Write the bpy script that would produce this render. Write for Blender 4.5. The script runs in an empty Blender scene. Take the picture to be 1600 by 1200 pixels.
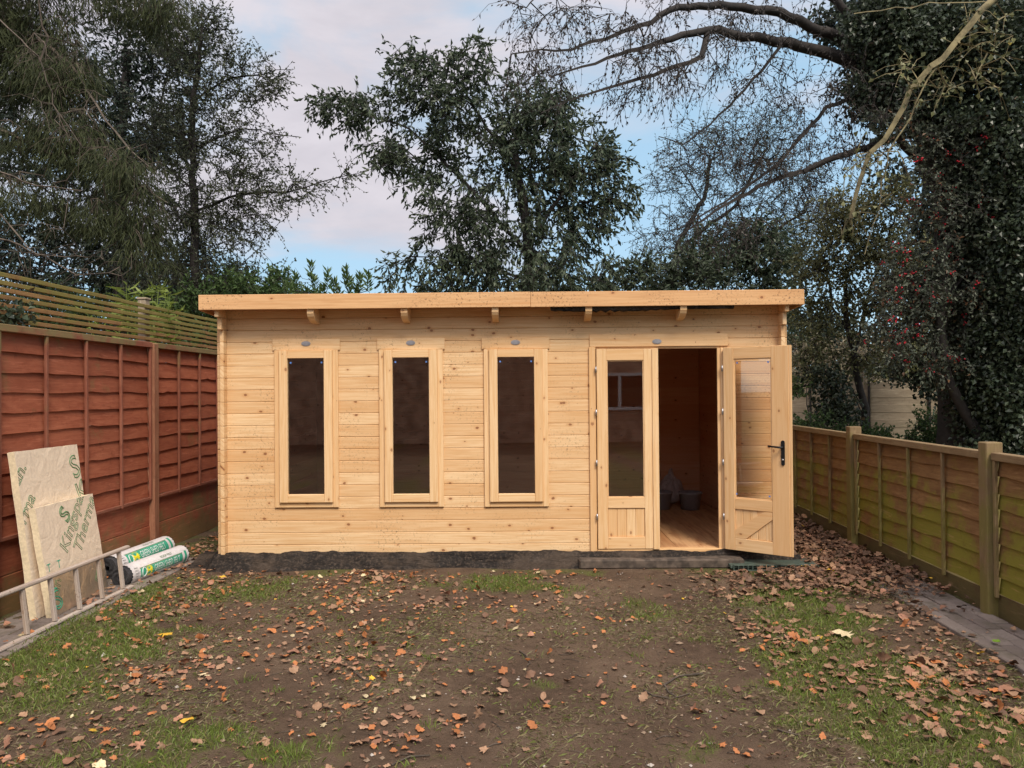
import bpy, bmesh, math, random
import numpy as np
from mathutils import Vector, Matrix
R = math.radians
random.seed(7)
rng = np.random.default_rng(11)
S = bpy.context.scene
COL = S.collection

# ------------------------------------------------------------------ camera
CAM = Vector((0, 0, 1.63))
YAW, PITCH, ROLL, FPX = R(1.91), math.atan(10.4/1200), 0.0085, 1200.0
cF = Vector((-math.sin(YAW)*math.cos(PITCH), math.cos(YAW)*math.cos(PITCH), math.sin(PITCH)))
cR0 = Vector((math.cos(YAW), math.sin(YAW), 0)); cU0 = cR0.cross(cF)
cR = cR0*math.cos(ROLL) - cU0*math.sin(ROLL); cU = cU0*math.cos(ROLL) + cR0*math.sin(ROLL)
cam = bpy.data.objects.new('camera', bpy.data.cameras.new('camera')); COL.objects.link(cam)
cam.data.sensor_width = 36; cam.data.lens = 36*FPX/1600; cam.data.clip_end = 2000; cam.data.clip_start = .05
cam.matrix_world = Matrix((( cR.x, cU.x, -cF.x, CAM.x), (cR.y, cU.y, -cF.y, CAM.y), (cR.z, cU.z, -cF.z, CAM.z), (0, 0, 0, 1)))
S.camera = cam
def P(px, py, d):
    "world point seen at photograph pixel (px,py) at distance d along the view axis"
    return CAM + (cF + cR*((px-800)/FPX) - cU*((py-600)/FPX))*d
def G(px, py, z=0.0):
    v = cF + cR*((px-800)/FPX) - cU*((py-600)/FPX)
    return CAM + v*((z-CAM.z)/v.z)

# ------------------------------------------------------------------ light
SUN_EL, SUN_AZ = R(48), R(205)        # azimuth measured clockwise from +Y
sd = Vector((math.sin(SUN_AZ)*-1*math.cos(SUN_EL), math.cos(SUN_AZ)*math.cos(SUN_EL), math.sin(SUN_EL)))  # towards the sun: behind the camera, to its right
sl = bpy.data.lights.new('sun', 'SUN'); sl.energy = 2.0; sl.angle = R(20); sl.color = (1, .90, .76)
so = bpy.data.objects.new('sun', sl); COL.objects.link(so); so.rotation_euler = sd.to_track_quat('Z', 'Y').to_euler(); so.location = (0, 0, 20)
W = bpy.data.worlds.new('World'); S.world = W; W.use_nodes = True
S.view_settings.view_transform = 'Standard'; S.view_settings.look = 'None'; S.view_settings.exposure = 0.75; S.view_settings.gamma = 1

class N:
    "tiny node-tree helper"
    def __init__(s, tree): s.t = tree; tree.nodes.clear()
    def n(s, typ, ins=None, **kw):
        nd = s.t.nodes.new(typ)
        for k, v in kw.items(): setattr(nd, k, v)
        for k, v in (ins or {}).items():
            sk = nd.inputs[k]
            if isinstance(v, bpy.types.NodeSocket): s.t.links.new(v, sk)
            else: sk.default_value = v
        return nd
    def o(s, typ, ins=None, out=0, **kw): return s.n(typ, ins, **kw).outputs[out]
    def mix(s, f, a, b, blend='MIX'):
        nd = s.t.nodes.new('ShaderNodeMix'); nd.data_type = 'RGBA'; nd.blend_type = blend; nd.clamp_factor = True
        for k, v in ((0, f), (6, a), (7, b)):
            if isinstance(v, bpy.types.NodeSocket): s.t.links.new(v, nd.inputs[k])
            else: nd.inputs[k].default_value = v if k == 0 else tuple(v)+((1,) if len(v) == 3 else ())
        return nd.outputs[2]
    def math(s, op, a, b=0.0, c=None):
        nd = s.t.nodes.new('ShaderNodeMath'); nd.operation = op
        for i, v in enumerate((a, b) if c is None else (a, b, c)):
            if isinstance(v, bpy.types.NodeSocket): s.t.links.new(v, nd.inputs[i])
            else: nd.inputs[i].default_value = v
        return nd.outputs[0]
    def ramp(s, f, lo, hi, a=0.0, b=1.0):
        return s.o('ShaderNodeMapRange', {'Value': f, 'From Min': lo, 'From Max': hi, 'To Min': a, 'To Max': b}, interpolation_type='SMOOTHSTEP')
    def noise(s, vec, scale, detail=4, rough=.6, dist=0):
        return s.o('ShaderNodeTexNoise', {'Vector': vec, 'Scale': scale, 'Detail': detail, 'Roughness': rough, 'Distortion': dist})
    def vmul(s, vec, xyz): return s.o('ShaderNodeVectorMath', {0: vec, 1: xyz}, operation='MULTIPLY')

w = N(W.node_tree)
sky = w.o('ShaderNodeTexSky', sky_type='NISHITA', sun_disc=False, sun_elevation=SUN_EL, sun_rotation=SUN_AZ, air_density=1.0, dust_density=1.0, ozone_density=1.5)
tc = w.o('ShaderNodeTexCoord', out='Generated') if False else w.n('ShaderNodeTexCoord').outputs['Generated']
sep = w.n('ShaderNodeSeparateXYZ', {0: tc})
nz = w.noise(w.vmul(tc, (1.0, 1.0, 2.2)), 1.9, 6, .55, .6)
nz2 = w.noise(w.vmul(tc, (1.0, 1.0, 3.0)), 5.0, 5, .6, .3)
cov = w.math('ADD', w.math('MULTIPLY', nz, 1.0), w.math('MULTIPLY', nz2, .25))
cov = w.math('ADD', cov, w.math('MULTIPLY', sep.outputs[2], .75))        # thicker overhead, broken towards the horizon
cov = w.math('ADD', cov, w.math('MULTIPLY', sep.outputs[0], -.18))
fac = w.ramp(cov, .79, 1.03)
cl = w.mix(w.ramp(nz2, .3, .7), (3.0, 2.90, 3.30), (3.5, 3.38, 3.80))
sundot = w.n('ShaderNodeVectorMath', {0: tc, 1: tuple(sd)}, operation='DOT_PRODUCT').outputs['Value']
bright = w.ramp(sundot, .15, .95, 1.0, 2.4)                              # cloud is brighter overhead and round the veiled sun, behind the camera
cl = w.mix(1.0, cl, w.o('ShaderNodeCombineXYZ', {0: bright, 1: w.math('MULTIPLY', bright, .985), 2: w.math('MULTIPLY', bright, .95)}), 'MULTIPLY')
skyb = w.mix(.8, sky, (2.0, 3.1, 3.95))
colr = w.mix(fac, skyb, cl)
bg = w.n('ShaderNodeBackground', {'Color': colr, 'Strength': .13})
w.t.links.new(bg.outputs[0], w.n('ShaderNodeOutputWorld').inputs[0])

# ------------------------------------------------------------------ tagging / object helpers
def tag(o, label=None, cat=None, group=None, kind=None):
    if label: o['label'] = label
    if cat: o['category'] = cat
    if group: o['group'] = group
    if kind: o['kind'] = kind
    return o
def empty(name, loc=(0, 0, 0), rz=0):
    o = bpy.data.objects.new(name, None); COL.objects.link(o); o.location = loc; o.rotation_euler = (0, 0, rz); o.empty_display_size = .2
    return o
def copy_tree(o, parent=None):
    c = o.copy(); COL.objects.link(c); c.parent = parent
    for ch in [x for x in bpy.data.objects if x.parent == o]: copy_tree(ch, c)
    return c

class MB:
    "collects board-like boxes, tubes and free polygons; build() links them as one mesh object. UV.x runs along the grain, in metres"
    def __init__(s): s.v = []; s.f = []; s.uv = []; s.r = []; s.sm = []
    def add(s, vs, fs, uvf=None, rnd=None, smooth=False):
        b = len(s.v); r = random.random() if rnd is None else rnd
        s.v += [tuple(x) for x in vs]; s.r += [r]*len(vs)
        for f in fs:
            s.f.append([b+i for i in f]); s.sm.append(smooth)
            for i in f: s.uv.append(uvf(vs[i]) if uvf else (0, 0))
    def box(s, lo, hi, grain='x', c=.002, M=None, rnd=None, top=None):
        lo = list(lo); hi = list(hi)
        for i in range(3):
            if lo[i] > hi[i]: lo[i], hi[i] = hi[i], lo[i]
        c = min(c, *(.45*(hi[i]-lo[i]) for i in range(3)))
        vs = []; idx = {}
        for sx in (0, 1):
            for sy in (0, 1):
                for sz in (0, 1):
                    for a in range(3):
                        p = []
                        for i, q in enumerate((sx, sy, sz)):
                            e = hi[i] if q else lo[i]
                            if i != a: e += -c if q else c
                            p.append(e)
                        idx[(sx, sy, sz, a)] = len(vs); vs.append(p)
        fs = []
        for a in range(3):
            b, d = (a+1) % 3, (a+2) % 3
            for q in (0, 1):
                loop = []
                for (m, n_) in ((0, 0), (1, 0), (1, 1), (0, 1)):
                    k = [0, 0, 0]; k[a] = q; k[b] = m; k[d] = n_; loop.append(idx[(*k, a)])
                fs.append(loop if q else loop[::-1])
        if c > 0:
            for a in range(3):           # edge strips run along axis a
                b, d = (a+1) % 3, (a+2) % 3
                for m in (0, 1):
                    for n_ in (0, 1):
                        k0 = [0, 0, 0]; k1 = [0, 0, 0]; k1[a] = 1
                        for k in (k0, k1): k[b] = m; k[d] = n_
                        q = [idx[(*k0, b)], idx[(*k1, b)], idx[(*k1, d)], idx[(*k0, d)]]
                        fs.append(q if (m == n_) else q[::-1])
            for k in [(i, j, l) for i in (0, 1) for j in (0, 1) for l in (0, 1)]:
                q = [idx[(*k, 0)], idx[(*k, 1)], idx[(*k, 2)]]
                fs.append(q if sum(k) % 2 else q[::-1])
        g = 'xyz'.index(grain); o1, o2 = [i for i in range(3) if i != g]
        ou, ov = random.random()*40, random.random()*40
        uvs = {}
        pl = [(p[g]+ou, p[o1]+p[o2]+ov) for p in vs]
        V = [M @ Vector(p) for p in vs] if M else vs
        b0 = len(s.v); r = random.random() if rnd is None else rnd
        s.v += [tuple(x) for x in V]; s.r += [r]*len(V)
        for f in fs:
            s.f.append([b0+i for i in f]); s.sm.append(False)
            for i in f: s.uv.append(pl[i])
    def prism(s, outline, lo, hi, axis='y', rnd=None, M=None):
        "outline in the two other axes, extruded along axis"
        a = 'xyz'.index(axis); o = [i for i in range(3) if i != a]; n = len(outline); vs = []
        for h in (lo, hi):
            for (p, q) in outline:
                k = [0, 0, 0]; k[a] = h; k[o[0]] = p; k[o[1]] = q; vs.append(k)
        fs = [list(range(n)), list(range(2*n-1, n-1, -1))] + [[i, i+n, (i+1) % n+n, (i+1) % n] for i in range(n)]
        ou = random.random()*30
        loc = {}
        V = [tuple(M @ Vector(p)) if M else tuple(p) for p in vs]
        for i, p in enumerate(V): loc[p] = vs[i]
        s.add(V, fs, lambda p: (loc[tuple(p)][o[0]]+loc[tuple(p)][a]+ou, loc[tuple(p)][o[1]]+ou), rnd)
    def tube(s, pts, rads, k=8, rnd=None, cap=True):
        pts = [Vector(p) for p in pts]; vs = []; fs = []
        if not hasattr(rads, '__len__'): rads = [rads]*len(pts)
        for i, p in enumerate(pts):
            t = (pts[min(i+1, len(pts)-1)]-pts[max(i-1, 0)]).normalized()
            a = t.orthogonal().normalized() if i == 0 else (a - t*a.dot(t)).normalized()
            b = t.cross(a)
            for j in range(k):
                an = 2*math.pi*j/k; vs.append(p+(a*math.cos(an)+b*math.sin(an))*rads[i])
        for i in range(len(pts)-1):
            for j in range(k): fs.append([i*k+j, i*k+(j+1) % k, (i+1)*k+(j+1) % k, (i+1)*k+j])
        if cap: fs.append(list(range(k))[::-1]); fs.append([(len(pts)-1)*k+j for j in range(k)])
        s.add(vs, fs, lambda p: (p[0]+p[1], p[2]), rnd, True)
    def build(s, name, mat, parent=None, mw=None):
        me = bpy.data.meshes.new(name); me.from_pydata(s.v, [], s.f); me.materials.append(mat)
        uv = me.uv_layers.new(name='uv'); uv.data.foreach_set('uv', np.array(s.uv, dtype=np.float32).ravel())
        at = me.attributes.new('rnd', 'FLOAT', 'POINT'); at.data.foreach_set('value', np.array(s.r, dtype=np.float32))
        me.polygons.foreach_set('use_smooth', s.sm); me.update()
        o = bpy.data.objects.new(name, me); COL.objects.link(o)
        if parent: o.parent = parent
        if mw is not None: o.matrix_local = mw
        return o
def npmesh(name, V, F, mat, parent=None, rnd=None, col=None, smooth=False):
    "V (n,3), F (m,k) constant k"
    me = bpy.data.meshes.new(name); V = np.asarray(V, np.float32); F = np.asarray(F, np.int32); m, k = F.shape
    me.vertices.add(len(V)); me.vertices.foreach_set('co', V.ravel())
    me.loops.add(m*k); me.loops.foreach_set('vertex_index', F.ravel())
    me.polygons.add(m); me.polygons.foreach_set('loop_start', np.arange(0, m*k, k, dtype=np.int32))
    me.polygons.foreach_set('use_smooth', np.full(m, bool(smooth)))
    if rnd is not None:
        at = me.attributes.new('rnd', 'FLOAT', 'POINT'); at.data.foreach_set('value', np.asarray(rnd, np.float32))
    if col is not None:
        at = me.attributes.new('hue', 'FLOAT_COLOR', 'POINT'); c = np.ones((len(V), 4), np.float32); c[:, :3] = col; at.data.foreach_set('color', c.ravel())
    me.materials.append(mat); me.update(calc_edges=True); me.validate()
    o = bpy.data.objects.new(name, me); COL.objects.link(o)
    if parent: o.parent = parent
    return o

# ------------------------------------------------------------------ numpy noise
_L = np.random.default_rng(5).random((256, 256))
def vnoise(x, y):
    x = np.asarray(x, float); y = np.asarray(y, float)
    xi = np.floor(x).astype(int); yi = np.floor(y).astype(int); fx = x-xi; fy = y-yi
    fx = fx*fx*(3-2*fx); fy = fy*fy*(3-2*fy)
    a = _L[xi & 255, yi & 255]; b = _L[(xi+1) & 255, yi & 255]; c = _L[xi & 255, (yi+1) & 255]; d = _L[(xi+1) & 255, (yi+1) & 255]
    return (a*(1-fx)+b*fx)*(1-fy)+(c*(1-fx)+d*fx)*fy
def fbm(x, y, o=4):
    s = 0; a = .5; t = 0
    for i in range(o): s = s+a*vnoise(x*2**i+17.3*i, y*2**i+5.1*i); t += a; a *= .5
    return s/t
def sstep(v, a, b): t = np.clip((v-a)/(b-a), 0, 1); return t*t*(3-2*t)

# ------------------------------------------------------------------ materials
def mat(name):
    m = bpy.data.materials.new(name); m.use_nodes = True; return m, N(m.node_tree)
def fin(n, bsdf, bump=None, dist=.002, strength=.6):
    if bump is not None:
        b = n.n('ShaderNodeBump', {'Height': bump, 'Distance': dist, 'Strength': strength}); n.t.links.new(b.outputs[0], bsdf.inputs['Normal'])
    n.t.links.new(bsdf.outputs[0], n.n('ShaderNodeOutputMaterial').inputs[0])
def plain(name, col, rough=.6, metal=0.0, var=.15, scale=20, bump=.0):
    m, n = mat(name); tcn = n.n('ShaderNodeTexCoord').outputs['Object']; z = n.noise(tcn, scale)
    c = n.mix(n.ramp(z, .3, .7), tuple(x*(1-var) for x in col), tuple(min(1, x*(1+var)) for x in col))
    b = n.n('ShaderNodeBsdfPrincipled', {'Base Color': c, 'Roughness': rough, 'Metallic': metal})
    fin(n, b, z if bump else None, bump or .001); return m
def pine(name, c1, c2, knot=(.25, .10, .04), dirt=.0, knots=1.0, rough=.55):
    m, n = mat(name); uv = n.n('ShaderNodeUVMap', uv_map='uv').outputs[0]; at = n.n('ShaderNodeAttribute', attribute_name='rnd').outputs['Fac']
    grain = n.noise(n.vmul(uv, (2.2, 60, 1)), 1.0, 5, .65, .5)
    broad = n.noise(n.vmul(uv, (1.2, 9, 1)), 1.0, 3, .5, 1.2)
    fine = n.noise(n.vmul(uv, (8, 260, 1)), 1.0, 2, .5)
    f = n.math('ADD', n.math('MULTIPLY', grain, .8), n.math('MULTIPLY', broad, .45)); f = n.ramp(f, .46, .74)
    stripe = n.noise(n.vmul(uv, (.7, 34, 1)), 1.0, 3, .6, 2.2)
    c = n.mix(f, c1, c2)
    c = n.mix(n.ramp(fine, .55, .75, 0, .25), c, tuple(x*.72 for x in c1))
    c = n.mix(n.ramp(at, 0, 1, 0, .5), c, tuple(x*y for x, y in zip(c1, (.88, .76, .62))))
    c = n.mix(n.ramp(stripe, .52, .70, 0, .55), c, tuple(x*y for x, y in zip(c1, (.90, .74, .58))))
    # knots
    kv = n.o('ShaderNodeVectorMath', {0: n.vmul(uv, (5.2, 7.6, 1)), 1: n.o('ShaderNodeCombineXYZ', {0: n.math('MULTIPLY', grain, .12), 1: n.math('MULTIPLY', broad, .25), 2: 0.0})}, operation='ADD')
    vo = n.n('ShaderNodeTexVoronoi', {'Vector': kv, 'Scale': 1.0, 'Randomness': 1.0}, voronoi_dimensions='2D'); d = vo.outputs['Distance']
    pick = n.o('ShaderNodeSeparateColor', {0: vo.outputs['Color']})
    size = n.ramp(pick, .48, .98, 0, .082)
    k = n.math('SUBTRACT', size, d); kf = n.ramp(k, -.010, .014, 0, .9*knots); halo = n.ramp(k, -.16, 0, 0, .38*knots)
    halo = n.math('MULTIPLY', halo, n.ramp(size, .02, .06))
    c = n.mix(halo, c, tuple(x*y for x, y in zip(c1, (.82, .62, .45)))); c = n.mix(kf, c, knot)
    bump = n.math('SUBTRACT', grain, n.math('MULTIPLY', kf, .4))
    if dirt > 0:
        ob = n.n('ShaderNodeTexCoord').outputs['Object']
        big = n.noise(ob, 2.3, 3); sm = n.noise(ob, 48, 5, .75, .3)
        df = n.math('MULTIPLY', n.ramp(big, .44, .66), n.ramp(sm, .54, .64)); c = n.mix(n.math('MULTIPLY', df, dirt), c, (.17, .085, .04))
    b = n.n('ShaderNodeBsdfPrincipled', {'Base Color': c, 'Roughness': n.ramp(grain, .3, .7, rough-.06, rough+.12), 'Specular IOR Level': .35})
    fin(n, b, bump, .0012, .5); return m
M = {}
M['pine'] = pine('pine_log', (.68, .425, .205), (.81, .575, .325), dirt=.75)
M['pine_trim'] = pine('pine_trim', (.71, .45, .215), (.80, .56, .31), dirt=.0, knots=.8)
M['pine_fascia'] = pine('pine_fascia', (.60, .34, .155), (.72, .44, .215), dirt=1.0)
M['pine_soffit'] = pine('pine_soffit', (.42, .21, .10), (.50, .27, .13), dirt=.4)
M['pine_in'] = pine('pine_inside', (.82, .44, .25), (.88, .54, .33))
M['floor'] = pine('floor_ply', (.42, .20, .09), (.70, .42, .21), dirt=.5)

def stained(name, c1, c2, moss, lo, hi, mossamt, zdir=1, bumpd=.002):
    "fence timber: rough stain with algae that grows between heights lo..hi (it stays on the wood)"
    m, n = mat(name); uv = n.n('ShaderNodeUVMap', uv_map='uv').outputs[0]; at = n.n('ShaderNodeAttribute', attribute_name='rnd').outputs['Fac']
    ob = n.n('ShaderNodeTexCoord').outputs['Object']; geo = n.n('ShaderNodeNewGeometry').outputs['Position']
    grain = n.noise(n.vmul(uv, (3, 70, 1)), 1.0, 5, .7, .6); broad = n.noise(geo, 3.2, 5, .65); blot = n.noise(n.vmul(uv, (4, 14, 1)), 1, 4, .6, 1)
    c = n.mix(n.ramp(n.math('ADD', n.math('MULTIPLY', grain, .5), n.math('MULTIPLY', blot, .5)), .35, .65), c1, c2)
    c = n.mix(n.ramp(at, 0, 1, 0, .4), c, tuple(x*.66 for x in c1))
    z = n.n('ShaderNodeSeparateXYZ', {0: geo}).outputs[2]
    mf = n.math('ADD', n.ramp(z, lo, hi, 1, 0) if zdir > 0 else n.ramp(z, lo, hi, 0, 1), n.math('MULTIPLY', n.math('SUBTRACT', broad, .5), 3.2))
    mf = n.math('ADD', mf, n.math('MULTIPLY', n.math('SUBTRACT', at, .5), .5))
    c = n.mix(n.ramp(mf, .25, .95, 0, mossamt), c, moss)
    c = n.mix(n.ramp(grain, .56, .74, 0, .35), c, tuple(x*.4 for x in c1))
    fade = n.noise(n.vmul(uv, (1.6, 22, 1)), 1.3, 5, .7, 1.5); c = n.mix(n.ramp(fade, .54, .74, 0, .5), c, tuple(min(1, x*1.55+.03) for x in c2))
    c = n.mix(n.ramp(n.noise(geo, 11, 4, .7), .55, .75, 0, .4), c, tuple(x*.5 for x in c1))
    b = n.n('ShaderNodeBsdfPrincipled', {'Base Color': c, 'Roughness': .8, 'Specular IOR Level': .25})
    fin(n, b, grain, bumpd, .7); return m
M['red'] = stained('red_stained_fence', (.25, .066, .032), (.36, .115, .058), (.16, .13, .05), .05, .62, .75)
M['redtrim'] = stained('red_fence_trim', (.22, .068, .040), (.31, .125, .075), (.20, .17, .07), 1.85, 2.25, .8, -1)
M['redpost'] = stained('red_fence_post', (.25, .10, .055), (.36, .175, .10), (.20, .17, .07), 1.75, 2.3, .8, -1)
M['trellis'] = stained('trellis_wood', (.22, .11, .045), (.32, .18, .070), (.20, .18, .045), 2.0, 2.6, .8, -1)
M['olive'] = stained('olive_lap_boards', (.175, .085, .034), (.27, .155, .062), (.205, .19, .026), .05, 1.25, .92)
M['olivetrim'] = stained('olive_fence_trim', (.19, .125, .065), (.27, .19, .10), (.18, .16, .04), .1, 1.7, .75)
M['gravel'] = stained('gravel_board', (.10, .06, .03), (.15, .095, .045), (.12, .11, .035), .0, .4, .5)
M['oldfence'] = stained('weathered_fence', (.27, .21, .145), (.38, .31, .22), (.18, .17, .10), 0, 1.8, .4)
M['bark'] = plain('bark_brown', (.085, .065, .048), .9, 0, .45, 14, .01)
M['barkdark'] = plain('bark_dark', (.026, .021, .018), .9, 0, .4, 14, .01)
M['barkpale'] = plain('bark_mossy', (.20, .165, .085), .9, 0, .45, 9, .01)
M['black'] = plain('black_handle', (.012, .012, .013), .35, .3)
M['steel'] = plain('vent_metal', (.42, .41, .42), .4, .8, .15, 60)
M['rubber'] = plain('bitumen', (.045, .043, .045), .75, 0, .3, 90, .002)
M['blue'] = plain('blue_pad', (.10, .22, .55), .5)
M['yellow'] = plain('yellow_print', (.85, .72, .03), .5, 0, .05)
M['green'] = plain('green_print', (.045, .36, .22), .5, 0, .08)
M['inkgreen'] = plain('green_ink', (.10, .20, .085), .6, 0, .2)
M['inkblack'] = plain('dark_ink', (.05, .07, .06), .6)
M['white'] = plain('white_print', (.80, .80, .78), .5, 0, .04)
M['core'] = plain('foam_core', (.72, .60, .40), .8, 0, .12, 40, .002)
M['bucket'] = plain('grey_plastic', (.30, .29, .31), .5, 0, .1)
M['bag'] = plain('plastic_bag', (.50, .42, .40), .35, 0, .2, 8)
M['brick'] = plain('house_brick', (.50, .31, .21), .85, 0, .4, 3)
M['tile'] = plain('house_tile', (.10, .06, .05), .85, 0, .3, 6)
M['upvc'] = plain('white_frame', (.80, .80, .80), .4, 0, .02)

def leafmat(name, dark, light, accent=None, ac=.0, rough=.5, trans=.25):
    m, n = mat(name); at = n.n('ShaderNodeAttribute', attribute_name='rnd').outputs['Fac']
    c = n.mix(at, dark, light)
    if accent: c = n.mix(n.math('GREATER_THAN', at, 1-ac), c, accent)
    b = n.n('ShaderNodeBsdfPrincipled', {'Base Color': c, 'Roughness': rough, 'Specular IOR Level': .4})
    t = n.n('ShaderNodeBsdfTranslucent', {'Color': c}); ms = n.n('ShaderNodeMixShader', {0: trans, 1: b.outputs[0], 2: t.outputs[0]})
    n.t.links.new(ms.outputs[0], n.n('ShaderNodeOutputMaterial').inputs[0]); return m
M['l_laurel'] = leafmat('leaf_evergreen', (.024, .042, .024), (.105, .132, .072), (.45, .30, .03), .0025)
M['l_oak'] = leafmat('leaf_small_olive', (.030, .040, .020), (.10, .115, .060))
M['l_conifer'] = leafmat('leaf_conifer', (.022, .031, .013), (.075, .088, .030), rough=.8)
M['l_dark'] = leafmat('leaf_dark', (.014, .024, .016), (.050, .070, .045))
M['l_ivy'] = leafmat('leaf_ivy', (.012, .022, .012), (.11, .14, .082), (.14, .10, .05), .03, rough=.33)
M['l_yel'] = leafmat('leaf_yellowing', (.065, .075, .034), (.27, .27, .115), (.40, .32, .06), .03)
M['l_holly'] = leafmat('leaf_holly', (.030, .045, .028), (.15, .165, .115), (.17, .09, .045), .14)
M['l_bright'] = leafmat('leaf_bright', (.05, .095, .03), (.11, .17, .055), trans=.35)
M['l_bamboo'] = leafmat('leaf_bamboo', (.12, .17, .03), (.24, .30, .06), trans=.4)
M['l_twig'] = leafmat('seed_catkin', (.035, .028, .022), (.07, .055, .042))
M['l_pale'] = leafmat('leaf_pale_hedge', (.17, .14, .085), (.32, .27, .17))
M['berry'] = plain('red_berry', (.55, .012, .03), .3, 0, .1)

# ground: soil with moss and grass where the 'hue' mask says so
def ground_mat():
    m, n = mat('soil'); ob = n.n('ShaderNodeTexCoord').outputs['Object']; g = n.n('ShaderNodeAttribute', attribute_name='rnd').outputs['Fac']
    a = n.noise(ob, 1.3, 6, .6, .4); b_ = n.noise(ob, 14, 6, .7); c_ = n.noise(ob, 95, 4, .75); d_ = n.noise(ob, 260, 2, .7)
    c = n.mix(n.ramp(a, .35, .68), (.098, .064, .042), (.205, .142, .094))
    c = n.mix(n.ramp(n.noise(ob, 3.1, 5, .65, .8), .50, .66, 0, .55), c, (.072, .048, .032)); c = n.mix(n.ramp(b_, .38, .66, 0, .75), c, (.15, .10, .066)); c = n.mix(n.ramp(c_, .5, .78, 0, .55), c, (.085, .054, .038))
    c = n.mix(n.ramp(d_, .63, .76, 0, .5), c, (.34, .25, .18))
    mf = n.math('ADD', g, n.math('MULTIPLY', n.math('SUBTRACT', b_, .5), 1.1)); mf = n.math('ADD', mf, n.math('MULTIPLY', n.math('SUBTRACT', c_, .5), .8))
    mc = n.mix(n.ramp(c_, .35, .7), (.085, .085, .028), (.17, .17, .06))
    c = n.mix(n.ramp(mf, .3, .75, 0, .9), c, mc)
    h = n.math('ADD', n.math('MULTIPLY', b_, .5), n.math('ADD', n.math('MULTIPLY', c_, .35), n.math('MULTIPLY', d_, .15)))
    bs = n.n('ShaderNodeBsdfPrincipled', {'Base Color': c, 'Roughness': .92, 'Specular IOR Level': .15}); fin(n, bs, h, .05, 1.0); return m
M['soil'] = ground_mat()
def pave_mat():
    m, n = mat('pavers'); ob = n.n('ShaderNodeTexCoord').outputs['Object']; at = n.n('ShaderNodeAttribute', attribute_name='rnd').outputs['Fac']
    a = n.noise(ob, 6, 5); b = n.noise(ob, 60, 5, .7)
    c = n.mix(at, (.17, .135, .115), (.25, .205, .175)); c = n.mix(n.ramp(a, .45, .7, 0, .6), c, (.085, .075, .04)); c = n.mix(n.ramp(b, .5, .75, 0, .5), c, (.07, .055, .045))
    fin(n, n.n('ShaderNodeBsdfPrincipled', {'Base Color': c, 'Roughness': .85}), b, .006); return m
M['paver'] = pave_mat()
def foil_mat(name, col, metal, rough):
    m, n = mat(name); ob = n.n('ShaderNodeTexCoord').outputs['Object']
    w1 = n.noise(n.vmul(ob, (1, 1, 4)), 7, 4, .55, 1.0); w2 = n.noise(ob, 45, 4, .6)
    c = n.mix(n.ramp(w2, .35, .7), tuple(x*.88 for x in col), col)
    fin(n, n.n('ShaderNodeBsdfPrincipled', {'Base Color': c, 'Roughness': rough, 'Metallic': metal}), n.math('ADD', w1, n.math('MULTIPLY', w2, .12)), .02, .55); return m
M['foil'] = foil_mat('board_facing', (.82, .67, .50), .05, .5)
M['foil2'] = foil_mat('shiny_foil', (.72, .64, .52), .85, .3)
M['wrap'] = foil_mat('printed_wrap', (.76, .72, .70), .0, .35)
M['ladder'] = pine('ladder_aluminium', (.38, .315, .27), (.50, .43, .37), knots=0.0, dirt=.6, rough=.5)
def dpm_mat():
    m, n = mat('black_membrane'); ob = n.n('ShaderNodeTexCoord').outputs['Object']
    a = n.noise(n.vmul(ob, (1.2, 5, 5)), 3, 5, .6, 1.2); b = n.noise(ob, 40, 5, .7); q = n.noise(ob, 3, 4)
    c = n.mix(n.ramp(b, .45, .7, 0, .7), (.018, .015, .013), (.11, .082, .062)); c = n.mix(n.math('MULTIPLY', n.ramp(q, .45, .65), .6), c, (.085, .062, .045))
    fin(n, n.n('ShaderNodeBsdfPrincipled', {'Base Color': c, 'Roughness': n.ramp(a, .3, .7, .6, .9), 'Specular IOR Level': .2}), a, .05, .9); return m
M['dpm'] = dpm_mat()
def glass_mat():
    m, n = mat('window_glass')
    tr = n.n('ShaderNodeBsdfTransparent', {'Color': (.93, .88, .82, 1)}); gl = n.n('ShaderNodeBsdfGlossy', {'Color': (1, 1, 1, 1), 'Roughness': .015})
    fr = n.n('ShaderNodeFresnel', {'IOR': 1.5}).outputs[0]; f = n.math('MULTIPLY', fr, 2.4)
    ms = n.n('ShaderNodeMixShader', {0: f, 1: tr.outputs[0], 2: gl.outputs[0]}); n.t.links.new(ms.outputs[0], n.n('ShaderNodeOutputMaterial').inputs[0]); return m
M['glass'] = glass_mat()

# ------------------------------------------------------------------ ground sheet
XL, XR = -3.95, 3.25                      # the two side fences
def density_grass(x, y):
    n1 = fbm(x*1.1+3, y*1.1+8, 4); n2 = fbm(x*4.2, y*4.2+31, 3)
    left = sstep(-x, 1.1, 3.2)*.28*sstep(-y, -7.2, -5.2)+.08*sstep(-x, .3, 1.2)
    near = sstep(-y, -4.6, -3.4)*sstep(-x, .6, 1.6)*.35*(x > -2.4)
    right = sstep(x, 1.2, 1.8)*.74
    back = sstep(y, 5.6, 6.6)*.22
    c = left+near+right+back
    for (px_, py_, rr) in ((320, 1130, .22), (60, 1090, .30), (170, 985, .22), (1290, 1055, .30), (1400, 1150, .25), (1235, 950, .35), (1480, 1100, .25), (430, 1170, .15), (80, 1020, .3), (560, 1010, .14), (1560, 1140, .2)):
        q = G(px_, py_); c = c+.75*np.exp(-(((x-q.x)/rr)**2+((y-q.y)/rr)**2))
    return np.clip((n1-.5)*2.6+(n2-.5)*1.4+c-.12, 0, 1)
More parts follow.
